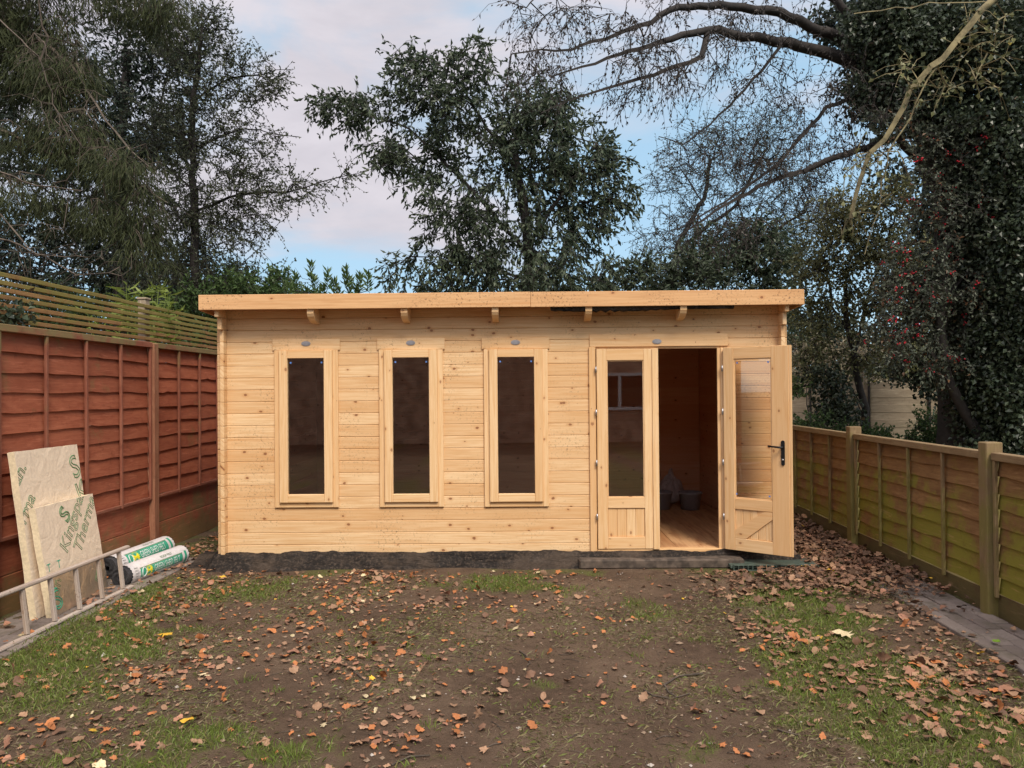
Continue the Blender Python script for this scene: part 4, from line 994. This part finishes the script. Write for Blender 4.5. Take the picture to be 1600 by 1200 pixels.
# ivy clad mass: dense ivy leaves over trunk and limbs
def ivy(name, label, D, bl, n, per, seed, L=.075, matn='l_ivy', stem=None, cat='ivy', spread=.22):
    T = ball_targets(np.random.default_rng(seed), bl, n)
    def extra(root, link, g, T_, base, end, Nn, r):
        B = np.repeat(T_, per, 0); n_ = len(B); o = g.normal(0, 1, (n_, 3)); o /= np.linalg.norm(o, axis=1, keepdims=True); pos = B+o*(spread*g.random(n_)**.5)[:, None]
        d = o*.5+g.normal(0, .5, (n_, 3)); d[:, 2] -= .5; V, F = leaves_np(pos, d, L, L*.85, g, .15, .15); link(npmesh('foliage', V, F, M[matn], rnd=np.repeat(np.clip(.75*g.random(n_)**1.5+.25*np.repeat(g.random(len(T_)), per), 0, 1), 4)))
    return make_tree(name, label, cat, stem, T, (1, .2, 0, 0, 0, .2, .3), 'barkdark', matn, seed, tipr=.006, extra=extra, up=.3)
D = 8.9
ivy('ivy_growth', 'towering wall of dense dark ivy filling the right edge above the low fence', D,
    [pxblob(1560, 60, D-.3, 90, 110), pxblob(1460, 50, D-.2, 90, 80), pxblob(1390, 20, D-.1, 60, 60), pxblob(1400, 130, D, 62, 60), pxblob(1480, 160, D, 60, 80), pxblob(1580, 240, D-.4, 80, 130), pxblob(1590, 420, D-.4, 70, 150), pxblob(1590, 620, D-.4, 62, 90), pxblob(1540, 560, D-.2, 40, 130), pxblob(1530, 330, D, 44, 90), pxblob(1560, 720, D-.4, 60, 60)],
    1000, 85, 41, L=.056, stem=[[foot(1580, D)]+A3((1580, 500, D), (1560, 200, D), (1500, 40, D)), A3((1560, 200, D), (1420, 100, D))])
D = 11.5
ivy('ivy_growth', 'darker hanging ivy further back among the sky gaps, right of the crossing limbs', D,
    [pxblob(1330, 40, D, 60, 50), pxblob(1370, 150, D, 50, 60), pxblob(1470, 420, D, 60, 120), pxblob(1420, 280, D+.5, 60, 30, 500), pxblob(1500, 250, D, 60, 80), pxblob(1460, 560, D, 50, 60)],
    380, 36, 42, L=.085, matn='l_dark', stem=[[foot(1480, D)]+A3((1480, 500, D), (1450, 300, D), (1390, 120, D))])
# berried holly
D = 8.6
bl = [pxblob(1490, 340, D, 80, 60), pxblob(1430, 430, D, 70, 70), pxblob(1500, 470, D, 90, 70), pxblob(1540, 300, D, 60, 60), pxblob(1410, 520, D, 60, 50), pxblob(1490, 560, D, 60, 40), pxblob(1560, 400, D, 60, 60), pxblob(1440, 260, D, 50, 40, 600), pxblob(1500, 220, D, 60, 50, 2500), pxblob(1400, 210, D, 50, 40, 1500), pxblob(1575, 480, D, 30, 90, 2500)]
T = ball_targets(g0, bl, 540)
def berries(root, link, g, T_, base, end, Nn, r):
    sel = T_[g.choice(len(T_), 150, replace=False)]; P_ = np.repeat(sel, 6, 0)+g.normal(0, .022, (900, 3)); P_[:, 2] -= .03
    oc = np.array([(1, 0, 0), (0, 1, 0), (-1, 0, 0), (0, -1, 0), (0, 0, 1), (0, 0, -1)])*.012
    V = (P_[:, None]+oc[None]).reshape(-1, 3); f = np.array([(0, 1, 4), (1, 2, 4), (2, 3, 4), (3, 0, 4), (1, 0, 5), (2, 1, 5), (3, 2, 5), (0, 3, 5)])
    F = (np.arange(900)[:, None, None]*6+f[None]).reshape(-1, 3); ob_ = link(npmesh('berries', V, F, M['berry'], smooth=True)); ob_['kind'] = 'stuff'
make_tree('holly_tree', 'thin holly tree dotted with red berries in front of the ivy at the right', 'tree', [[foot(1535, D)]+A3((1528, 680, D), (1505, 640, D), (1480, 590, D), (1470, 500, D), (1480, 380, D)), A3((1480, 590, D), (1440, 530, D), (1420, 440, D)), A3((1470, 480, D), (1530, 400, D), (1550, 320, D))],
          T, (5, .22, 6, .052, .03, .3, .3), 'barkdark', 'l_holly', 12, tipr=.004, extra=berries, trunkr=(.085, .03))
# yellowing small tree with forked stem
D = 10.8
bl = [pxblob(1290, 420, D, 60, 60), pxblob(1350, 380, D, 70, 60), pxblob(1290, 500, D, 50, 50), pxblob(1370, 470, D, 60, 60), pxblob(1310, 340, D, 60, 40), pxblob(1400, 400, D, 50, 60), pxblob(1340, 560, D, 60, 24), pxblob(1260, 560, D, 20, 50), pxblob(1410, 540, D, 40, 30), pxblob(1380, 320, D, 60, 40)]
T = ball_targets(g0, bl, 430)
make_tree('small_tree', 'small forked tree with yellowing leaves just right of the garden room roof', 'tree', [[foot(1352, D)]+A3((1350, 640, D), (1338, 580, D), (1325, 520, D), (1318, 440, D)), A3((1335, 560, D), (1350, 480, D), (1375, 400, D)), A3((1330, 530, D), (1300, 480, D), (1285, 400, D)), A3((1350, 640, D), (1300, 560, D), (1290, 520, D)), A3((1350, 650, D), (1330, 610, D), (1270, 560, D))],
          T, (5, .24, 6, .058, .036, .25, .3), 'barkdark', 'l_yel', 13, tipr=.0045, trunkr=(.07, .03))
# mossy double branch hanging in front
D = 6.6
T = ball_targets(g0, [pxblob(1470, 120, D, 90, 60), pxblob(1360, 260, D, 50, 60), pxblob(1340, 350, D, 30, 60), pxblob(1540, 40, D, 50, 40)], 46)
make_tree('mossy_branch', 'pale lichen covered forked branch slanting down across the dark ivy from the top right', 'branch', [A3((1640, -120, D), (1560, 0, D), (1530, 20, D), (1500, 60, D), (1470, 90, D), (1420, 140, D), (1402, 190, D), (1360, 240, D), (1330, 340, D)), A3((1480, 80, D), (1450, 120, D), (1420, 180, D), (1390, 235, D), (1372, 330, D), (1350, 400, D)), A3((1500, 70, D), (1545, 80, D), (1600, 95, D)), A3((1560, 5, D), (1450, 5, D), (1380, 15, D), (1330, 22, D))],
          T, (3, .20, 2, .05, .04, .4, .2), 'barkpale', 'l_yel', 14, tipr=.0045, ex=.36, trunkr=(.035, .02), up=-.3, step=.12)
# ground shrubs, dark backing and the pale hedge behind the far fence
D = 10.2
bl = [pxblob(1270, 670, D, 40, 30), pxblob(1330, 688, D, 60, 20), pxblob(1400, 700, D, 60, 20), pxblob(1248, 610, D+.3, 8, 36), pxblob(1330, 745, D, 110, 40), pxblob(1450, 690, D-.3, 40, 40)]
T = ball_targets(g0, bl, 360)
make_tree('shrub', 'low dark green shrub showing just over the top rail of the right fence', 'bush', [[foot(1320, D)]+A3((1320, 720, D), (1320, 670, D)), A3((1320, 720, D), (1265, 660, D), (1258, 600, D+.3))], T, (5, .18, 6, .055, .032, .0, .3), 'barkdark', 'l_bright', 15, tipr=.004)
D = 10.6
ivy('ivy_growth', 'dark ivy patch clinging to the far weathered fence, left part', D, [pxblob(1308, 640, D, 20, 38), pxblob(1285, 590, D, 30, 14), pxblob(1420, 575, D+1.2, 70, 14)], 80, 40, 43, L=.06, stem=[[foot(1310, D)]+A3((1310, 640, D), (1300, 590, D))])
D = 19
bl = [pxblob(1300, 560, D, 130, 34), pxblob(1430, 570, D, 120, 30), pxblob(1180, 560, D, 120, 30), pxblob(1340, 620, D, 260, 40)]
T = ball_targets(g0, bl, 500)
make_tree('pale_hedge', 'pale straw coloured hedge top behind the weathered far fence', 'hedge', [[foot(1350, D)]+A3((1350, 600, D), (1350, 560, D)), A3((1350, 640, D), (1200, 600, D)), A3((1350, 640, D), (1480, 600, D))], T, (6, .36, 6, .10, .04, .1, .3), 'bark', 'l_pale', 16, tipr=.007)
# far dark tree line closing the horizon
for (px, lab, sd_) in ((420, 'distant low dark trees low behind the left end of the roof', 51), (1400, 'distant dark trees seen through the gaps left of the ivy', 52), (20, 'distant dark trees low behind the slatted trellis', 53)):
    D = 26; bl = [pxblob(px, 590, D, 240, 60), pxblob(px-120, 530, D, 90, 40), pxblob(px+100, 540, D, 110, 36)] if px != 420 else [pxblob(px, 560, D, 260, 70), pxblob(330, 470, D, 120, 40)]
    T = ball_targets(np.random.default_rng(sd_), bl, 420)
    make_tree('distant_trees', lab, 'trees', [[foot(px, D)]+A3((px, 540, D), (px, 480, D)), A3((px, 580, D), (px-140, 500, D)), A3((px, 580, D), (px+140, 500, D))], T, (6, .7, 6, .22, .10, .1, .3), 'barkdark', 'l_dark', sd_, tipr=.012)

# ------------------------------------------------------------------ fallen leaves, grass, twigs
def oak_outline(lob=4, w=.30, depth=.5):
    pts = []
    n = lob*4+2
    for i in range(n+1):
        t = i/n; env = math.sin(math.pi*min(1, t*.92+.04))**.8*w; pts.append((t, env*(1-depth*.5*(1-math.cos(2*math.pi*t*lob)))))
    return [(0, 0)]+[(x, y) for x, y in pts[1:-1]]+[(1, 0)]+[(x, -y) for x, y in pts[1:-1][::-1]]
def maple_outline():
    o = []
    for a, r in ((180, .10), (150, .40), (135, .22), (108, .50), (80, .24), (60, .52), (30, .30), (18, .42), (0, .62), (-18, .42), (-30, .30), (-60, .52), (-80, .24), (-108, .50), (-135, .22), (-150, .40)):
        o.append((.45+r*math.cos(R(a)), r*math.sin(R(a))))
    return o
def leaf_variant(kind, seed):
    g = random.Random(seed)
    o = oak_outline(g.choice([3, 4]), g.uniform(.30, .42), g.uniform(.22, .42)) if kind == 'oak' else maple_outline() if kind == 'maple' else oak_outline(1, .24, 0)
    k1, k2, tw = g.uniform(-.3, .5), g.uniform(-.25, .35), g.uniform(-.4, .4); n = len(o)
    xs_ = [p[0] for p in o]; V = [(x, y) for x, y in o]; m = [(.2, 0), (.45, 0), (.7, 0)]; V2 = V+m
    out = []
    for x, y in V2:
        z = k1*y*y*1.6+k2*(x-.5)**2+tw*(x-.5)*y+.05*math.sin(9*x+seed)+.04*math.sin(13*y+seed*2); out.append((x-.5, y, z))
    F = []
    for i in range(n):
        j = (i+1) % n; mx = (V[i][0]+V[j][0])/2; c = n+(0 if mx < .33 else 1 if mx < .6 else 2); F.append((i, j, c))
    # fill the rib gaps
    for i in range(n):
        j = (i+1) % n; k = (i-1) % n
        c0 = n+(0 if (V[k][0]+V[i][0])/2 < .33 else 1 if (V[k][0]+V[i][0])/2 < .6 else 2); c1 = n+(0 if (V[i][0]+V[j][0])/2 < .33 else 1 if (V[i][0]+V[j][0])/2 < .6 else 2)
        if c0 != c1: F.append((i, c1, c0))
    if kind != 'oak': F = [(i, (i+1) % n, n+1) for i in range(n)]
    z0 = min(p[2] for p in out); return np.array(out)-np.array([0, 0, z0]), np.array(F)
VAR = [leaf_variant(k, s) for k, s in (('oak', 1), ('oak', 2), ('oak', 3), ('maple', 4), ('oak', 5), ('plain', 6), ('oak', 7), ('maple', 8), ('oak', 9))]
def litter_mat():
    m, n = mat('fallen_leaf'); at = n.n('ShaderNodeAttribute', attribute_name='hue').outputs['Color']; ob = n.n('ShaderNodeNewGeometry').outputs['Position']
    z = n.noise(ob, 120, 3, .6); c = n.mix(n.ramp(z, .35, .75, 0, .45), at, (.16, .075, .035))
    b = n.n('ShaderNodeBsdfPrincipled', {'Base Color': c, 'Roughness': .65, 'Specular IOR Level': .3}); fin(n, b, z, .002, .5); return m
M['litter'] = litter_mat()
PAL = {'orange': (.43, .16, .055), 'tan': (.33, .20, .12), 'pink': (.35, .175, .11), 'brown': (.18, .10, .062), 'dark': (.11, .068, .045), 'yellow': (.70, .42, .04), 'cream': (.60, .50, .30)}
def leaf_density(x, y):
    n1 = fbm(x*1.4+90, y*1.4+70, 4); n2 = fbm(x*5+11, y*5+3, 2); cl = sstep(n1*.7+n2*.3, .42, .66)
    left = sstep(-x, .0, 1.6)*.55*(sstep(-y, -8, -6.2)*.5+.5); far = sstep(y, 5.2, 6.6)*.16*(x < 2)
    right = sstep(x+.12*(y-4)*(y < 6), 1.15, 2.1)*1.0; gap = (sstep(x, 1.9, 2.4)*sstep(y, 5.8, 6.8))*3.0
    mid = .10
    d = left*(.22+1.15*cl)+right*(.30+1.5*cl)+far*(.4+cl)+mid*(.4+cl)+gap
    d += .7*np.exp(-(((x+.55)/.28)**2+((y-3.75)/.22)**2))+.5*np.exp(-(((x+1.1)/.5)**2+((y-4.6)/.3)**2))
    d = d*(1-.85*((x > 2.76)*(y < 6.0)))
    return np.clip(d, 0, 3)
gl_ = np.random.default_rng(77)
cand = 85000; cx = gl_.uniform(-3.8, 3.2, cand); cy = 2.9+8.2*gl_.random(cand)
keep = gl_.random(cand)*3.0 < leaf_density(cx, cy)*.80; cx, cy = cx[keep], cy[keep]
inb = (cy > 6.93) & (cx > -2.75) & (cx < 2.42); cx, cy = cx[~inb], cy[~inb]
def hue_for(x, y, g):
    u = g.random(); right = x > 1.0
    if u < .004: return 'yellow'
    if right and y > 5.5: return 'brown' if u < .45 else 'dark' if u < .75 else 'tan' if u < .95 else 'pink'
    if right: return 'brown' if u < .22 else 'tan' if u < .66 else 'pink' if u < .84 else 'orange' if u < .94 else 'dark'
    return 'orange' if u < .28 else 'pink' if u < .48 else 'tan' if u < .80 else 'brown' if u < .97 else 'cream'
def leaf_xf(x, y, s, g, flat):
    a = g.uniform(0, 6.283); tx, ty = g.normal(0, flat), g.normal(0, flat)
    return Matrix.Translation((x, y, float(gz(x, y))+.004+s*.06+(abs(tx)+abs(ty))*s*.16)) @ Matrix.Rotation(a, 4, 'Z') @ Matrix.Rotation(tx, 4, 'X') @ Matrix.Rotation(ty, 4, 'Y') @ Matrix.Scale(s, 4)
def onpath(x, y): return ((x > 2.72) & (x < 3.22) & (y < 6.78)) | ((x < -3.28) & (y < 7.1))
order = np.argsort(cy-.0*cx); vis = [i for i in order if abs((cx[i]+.033*cy[i])/cy[i]) < .68]
near = set(vis[:290]); AV, AF, AC = [], [], []; nb = 0; near_list = []
for i in range(len(cx)):
    x, y = float(cx[i]), float(cy[i]); h = hue_for(x, y, gl_); s = (.027+.046*gl_.random()**1.9)*(1.3 if x > 1.5 else 1.05)*(.62 if gl_.random() < .35 else 1); v = int(gl_.integers(len(VAR)))
    xf = leaf_xf(x, y, s, gl_, .20 if gl_.random() < .75 else .55); xf.translation.z += .018 if onpath(x, y) else 0
    if x > 1.9 and y > 5.8: xf.translation.z += gl_.random()*.05
    sh = gl_.uniform(.72, 1.22)
    if i in near: near_list.append((xf, v, h, sh, x, y)); continue
    V0, F0 = VAR[v]; mt = np.array(xf); Vw = V0@mt[:3, :3].T+mt[:3, 3]
    AV.append(Vw); AF.append(F0+nb); nb += len(V0); AC.append(np.tile(np.array(PAL[h])*sh, (len(V0), 1)))
lit = npmesh('leaf_litter', np.concatenate(AV), np.concatenate(AF), M['litter'], col=np.concatenate(AC), smooth=True); tag(lit, 'litter of brown and orange autumn leaves scattered over the farther ground and along the fences', 'leaf litter', kind='stuff')
WORD = {'orange': 'orange brown', 'tan': 'tan', 'pink': 'pinkish tan', 'brown': 'brown', 'dark': 'dark brown', 'yellow': 'yellow', 'cream': 'pale cream'}
VK = ['oak', 'oak', 'oak', 'maple', 'oak', 'oval', 'oak', 'maple', 'oak']; cache = {}
def single_leaf(xf, v, h, sh, label, group):
    key = (v, h, round(sh*4)); 
    if key not in cache:
        V0, F0 = VAR[v]; o = npmesh('fallen_leaf', V0, F0, M['litter'], col=np.tile(np.array(PAL[h])*(round(sh*4)/4), (len(V0), 1)), smooth=True); cache[key] = o
    else: o = cache[key].copy(); COL.objects.link(o)
    o.name = 'fallen_leaf'; o.matrix_world = xf; tag(o, label, 'leaf', group)
for xf, v, h, sh, x, y in near_list:
    r_ = x/y; z = ('in the bottom left corner' if r_ < -.45 else 'at the bottom left on the muddy grass' if r_ < -.25 else 'by the leaf pile at bottom centre left' if r_ < -.05 else 'on bare soil at bottom centre' if r_ < .15 else 'on bare soil at bottom right of centre' if r_ < .35 else 'at the soil and grass border at bottom right' if r_ < .5 else 'in the bottom right corner')
    h_ = WORD[h]; h_ = ('darker ' if sh < .9 else 'paler ' if sh > 1.08 else '') + h_
    single_leaf(xf, v, h, sh, f'{h_} {VK[v]} leaf {z}', f'{h_} {VK[v]} leaves {z}')
def feature_leaf(px, py, s, v, h, label):
    q = G(px, py); xf = leaf_xf(q.x, q.y, s, gl_, .2); xf.translation.z += .01 + (.018 if onpath(q.x, q.y) else 0); single_leaf(xf, v, h, 1.1, label, 'single bright leaves')
feature_leaf(258, 1000, .11, 3, 'yellow', 'brightest yellow orange leaf standing out on the mud at the left')
feature_leaf(1320, 998, .14, 7, 'cream', 'large pale yellow maple leaf on the grass right of the soil')
feature_leaf(293, 1130, .09, 5, 'yellow', 'small yellow leaf beside the bright grass patch at bottom left')
PAL['green'] = (.20, .38, .03); feature_leaf(1557, 1013, .09, 5, 'green', 'single lime green leaf on the edge of the right paver path')
feature_leaf(775, 863, .07, 5, 'orange', 'small orange leaf caught on top of the black membrane')

# grass
gg = np.random.default_rng(5); n = 150000; x = gg.uniform(-3.4, 2.85, n); y = 2.9+3.9*gg.random(n); dn = density_grass(x, y)
k = (gg.random(n) < sstep(dn, .30, .85)*.75); x, y = x[k], y[k]
m_ = 900; ax, ay = gg.uniform(-3, 2.8, 34), gg.uniform(3.1, 6.6, 34); ax = np.repeat(ax, 26)+gg.normal(0, .03, 34*26); ay = np.repeat(ay, 26)+gg.normal(0, .03, 34*26); x = np.concatenate([x, ax]); y = np.concatenate([y, ay])
n = len(x); z = gz(x, y); an = gg.uniform(0, 6.283, n); h = gg.uniform(.012, .042, n)*(1+.5*(fbm(x*2, y*2)-.5)); lean = gg.uniform(.2, 1.5, n)*h; wd = gg.uniform(.0016, .003, n); a2 = gg.uniform(0, 6.283, n)
B = np.stack([x, y, z-.002], 1); dx = np.stack([np.cos(an), np.sin(an), 0*an], 1)*wd[:, None]; ld2 = np.stack([np.cos(a2), np.sin(a2), 0*a2], 1)
mid = B+ld2*(lean*.35)[:, None]+np.array([0, 0, 1])*(h*.6)[:, None]; tp = B+ld2*lean[:, None]+np.array([0, 0, 1])*h[:, None]
V = np.stack([B-dx, B+dx, mid+dx*.7, tp, mid-dx*.7], 1).reshape(-1, 3); F = np.arange(n*5).reshape(-1, 5)
M['grass'] = leafmat('grass_blade', (.095, .135, .025), (.23, .30, .06), (.34, .28, .12), .08, trans=.3)
# low dry stubble between the patches
n2 = 80000; x = gg.uniform(-3.3, 2.85, n2); y = 2.9+3.9*gg.random(n2)**1.1; k = gg.random(n2) < np.clip((fbm(x*2.3+5, y*2.3+44, 4)-.38)*3+.35*(x > 1.1)+.25*(x < -1.3), .03, 1); x, y = x[k], y[k]; n2 = len(x); z = gz(x, y)
a1 = gg.uniform(0, 6.283, n2); L2 = gg.uniform(.010, .045, n2); w2 = gg.uniform(.0010, .0024, n2); dd = np.stack([np.cos(a1), np.sin(a1), 0*a1], 1); sd2 = np.stack([-np.sin(a1), np.cos(a1), 0*a1], 1)*w2[:, None]; B2 = np.stack([x, y, z+.0008], 1); up2 = np.array([0, 0, 1.])
V3 = np.stack([B2-sd2, B2+sd2, B2+dd*(L2*.5)[:, None]+sd2+up2*(L2*gg.uniform(.05, .4, n2))[:, None], B2+dd*L2[:, None]+up2*(L2*gg.uniform(0, .4, n2))[:, None], B2+dd*(L2*.5)[:, None]-sd2+up2*(L2*.12)[:, None]], 1).reshape(-1, 3)
M['thatch'] = leafmat('dry_stubble', (.085, .070, .035), (.30, .24, .13), (.16, .18, .05), .25, trans=.1)
tag(npmesh('grass_stubble', V3, np.arange(n2*5).reshape(-1, 5), M['thatch'], rnd=np.repeat(gg.random(n2), 5)), 'flattened dry brown grass stubble thinly covering the mud', 'grass', kind='stuff')
gr = npmesh('grass', V, F, M['grass'], rnd=np.repeat(gg.random(n), 5)); tag(gr, 'patches of short thin grass growing through the mud', 'grass', kind='stuff')

# crumbs, stones and twigs on the soil
n = 14000; x = gg.uniform(-3.3, 2.9, n); y = 2.9+4.1*gg.random(n)**1.2; s = np.clip(gg.lognormal(-5.75, .68, n), .0012, .022)
oc = np.array([(1, 0, 0), (0, 1, 0), (-1, 0, 0), (0, -1, 0), (0, 0, .7), (0, 0, -.7)]); jit = gg.uniform(.6, 1.3, (n, 6, 1))
V = np.stack([x, y, gz(x, y)+s*.3], 1)[:, None]+oc[None]*s[:, None, None]*jit; f = np.array([(0, 1, 4), (1, 2, 4), (2, 3, 4), (3, 0, 4), (1, 0, 5), (2, 1, 5), (3, 2, 5), (0, 3, 5)])
u = gg.random(n); ccol = np.where(u[:, None] < .80, np.array([[.10, .063, .042]]), np.where(u[:, None] < .95, np.array([[.26, .19, .13]]), np.array([[.45, .41, .36]])))
st = npmesh('soil_crumbs', V.reshape(-1, 3), (np.arange(n)[:, None, None]*6+f[None]).reshape(-1, 3), M['litter'], col=np.repeat(ccol, 6, 0)); tag(st, 'crumbs of soil, grit and tiny stones over the mud', 'grit', kind='stuff')
def twig(label, pts, r, group='twigs lying on the mud'):
    q = [G(*p) for p in pts]; o0 = q[0]; mb = MB(); L = [(p.x-o0.x, p.y-o0.y, float(gz(p.x, p.y))+r*1.3+.004*(i % 2)) for i, p in enumerate(q)]
    mb.tube(L, [r*(1-.55*i/len(L)) for i in range(len(L))], 6); o = mb.build('fallen_twig', M['bark']); o.location = (o0.x, o0.y, 0); tag(o, label, 'twig', group)
twig('longest curved twig forming an open loop on the bare soil', [(1098, 1054), (1060, 1058), (1038, 1070), (1045, 1082), (1058, 1088), (1078, 1084)], .006)
twig('thin bent twig lying left of the looped one', [(1006, 1076), (1020, 1086), (1045, 1090), (1062, 1088)], .004)
twig('short forked looking twig in the middle of the mud', [(812, 1014), (822, 1024), (828, 1034), (824, 1038)], .005)
twig('long thin straight twig pointing right below the leaf cluster', [(612, 1194), (640, 1184), (672, 1180)], .005)
twig('thin stalk at the bottom middle of the mud', [(752, 1174), (770, 1166), (786, 1162)], .0035)
twig('twig at lower left beside the leaf pile', [(552, 1048), (568, 1060), (590, 1066)], .004)
twig('bent twig on the soil right of centre at the bottom', [(1215, 1140), (1232, 1146), (1250, 1148)], .005)
twig('pale twig crossing the grass on the right', [(1408, 1060), (1430, 1074), (1462, 1086)], .004)
gt = np.random.default_rng(9)
mb = MB()
for i in range(520):
    x0, y0 = gt.uniform(-3.2, 2.8), 3+3.8*gt.random(); a = gt.uniform(0, 6.28); L = gt.uniform(.03, .14); r = gt.uniform(.0008, .0022); b = a+gt.normal(0, .5)
    x1, y1 = x0+math.cos(a)*L*.5, y0+math.sin(a)*L*.5; x2, y2 = x1+math.cos(b)*L*.5, y1+math.sin(b)*L*.5
    mb.tube([(x0, y0, float(gz(x0, y0))+r*2), (x1, y1, float(gz(x1, y1))+r*2+.004), (x2, y2, float(gz(x2, y2))+r)], r, 4)
tag(mb.build('stalk_debris', M['bark']), 'fine stalks and leaf stems littering the mud', 'debris', kind='stuff')

# ------------------------------------------------------------------ the house behind the viewer, seen only as a reflection in the glass
HB = empty('brick_house', (0, -9.5, 0)); tag(HB, 'brick house with white framed windows mirrored faintly in the door glass', 'house')
mb = MB(); mb.box((-13, -7, 0), (9, 0, 5.0), 'x', .01); mb.build('wall', M['brick'], HB)
mb = MB(); mb.prism([(-7.3, 4.98), (.35, 4.98), (-3.5, 7.4)], -13.2, 9.2, 'x'); mb.build('roof', M['tile'], HB)
for (x, z, w_, h_) in ((3.3, 1.0, 1.7, 1.15), (6.3, .1, 1.0, 2.1), (-3.2, 3.0, 1.6, 1.1), (2.6, 3.0, 1.6, 1.1)):
    wn = empty('window'); wn.parent = HB; mb = MB(); frame_box(mb, x-w_/2, x+w_/2, z, z+h_, .09, .09, .09, .09, .002, .08); mb.box((x-.045, .003, z+.09), (x+.045, .078, z+h_-.09), 'z', .003); mb.build('frame', M['upvc'], wn)
    mb = MB(); mb.box((x-w_/2+.09, .01, z+.09), (x+w_/2-.09, .02, z+h_-.09), 'x', 0); mb.build('pane', plain('dark_pane', (.02, .022, .025), .05), wn)
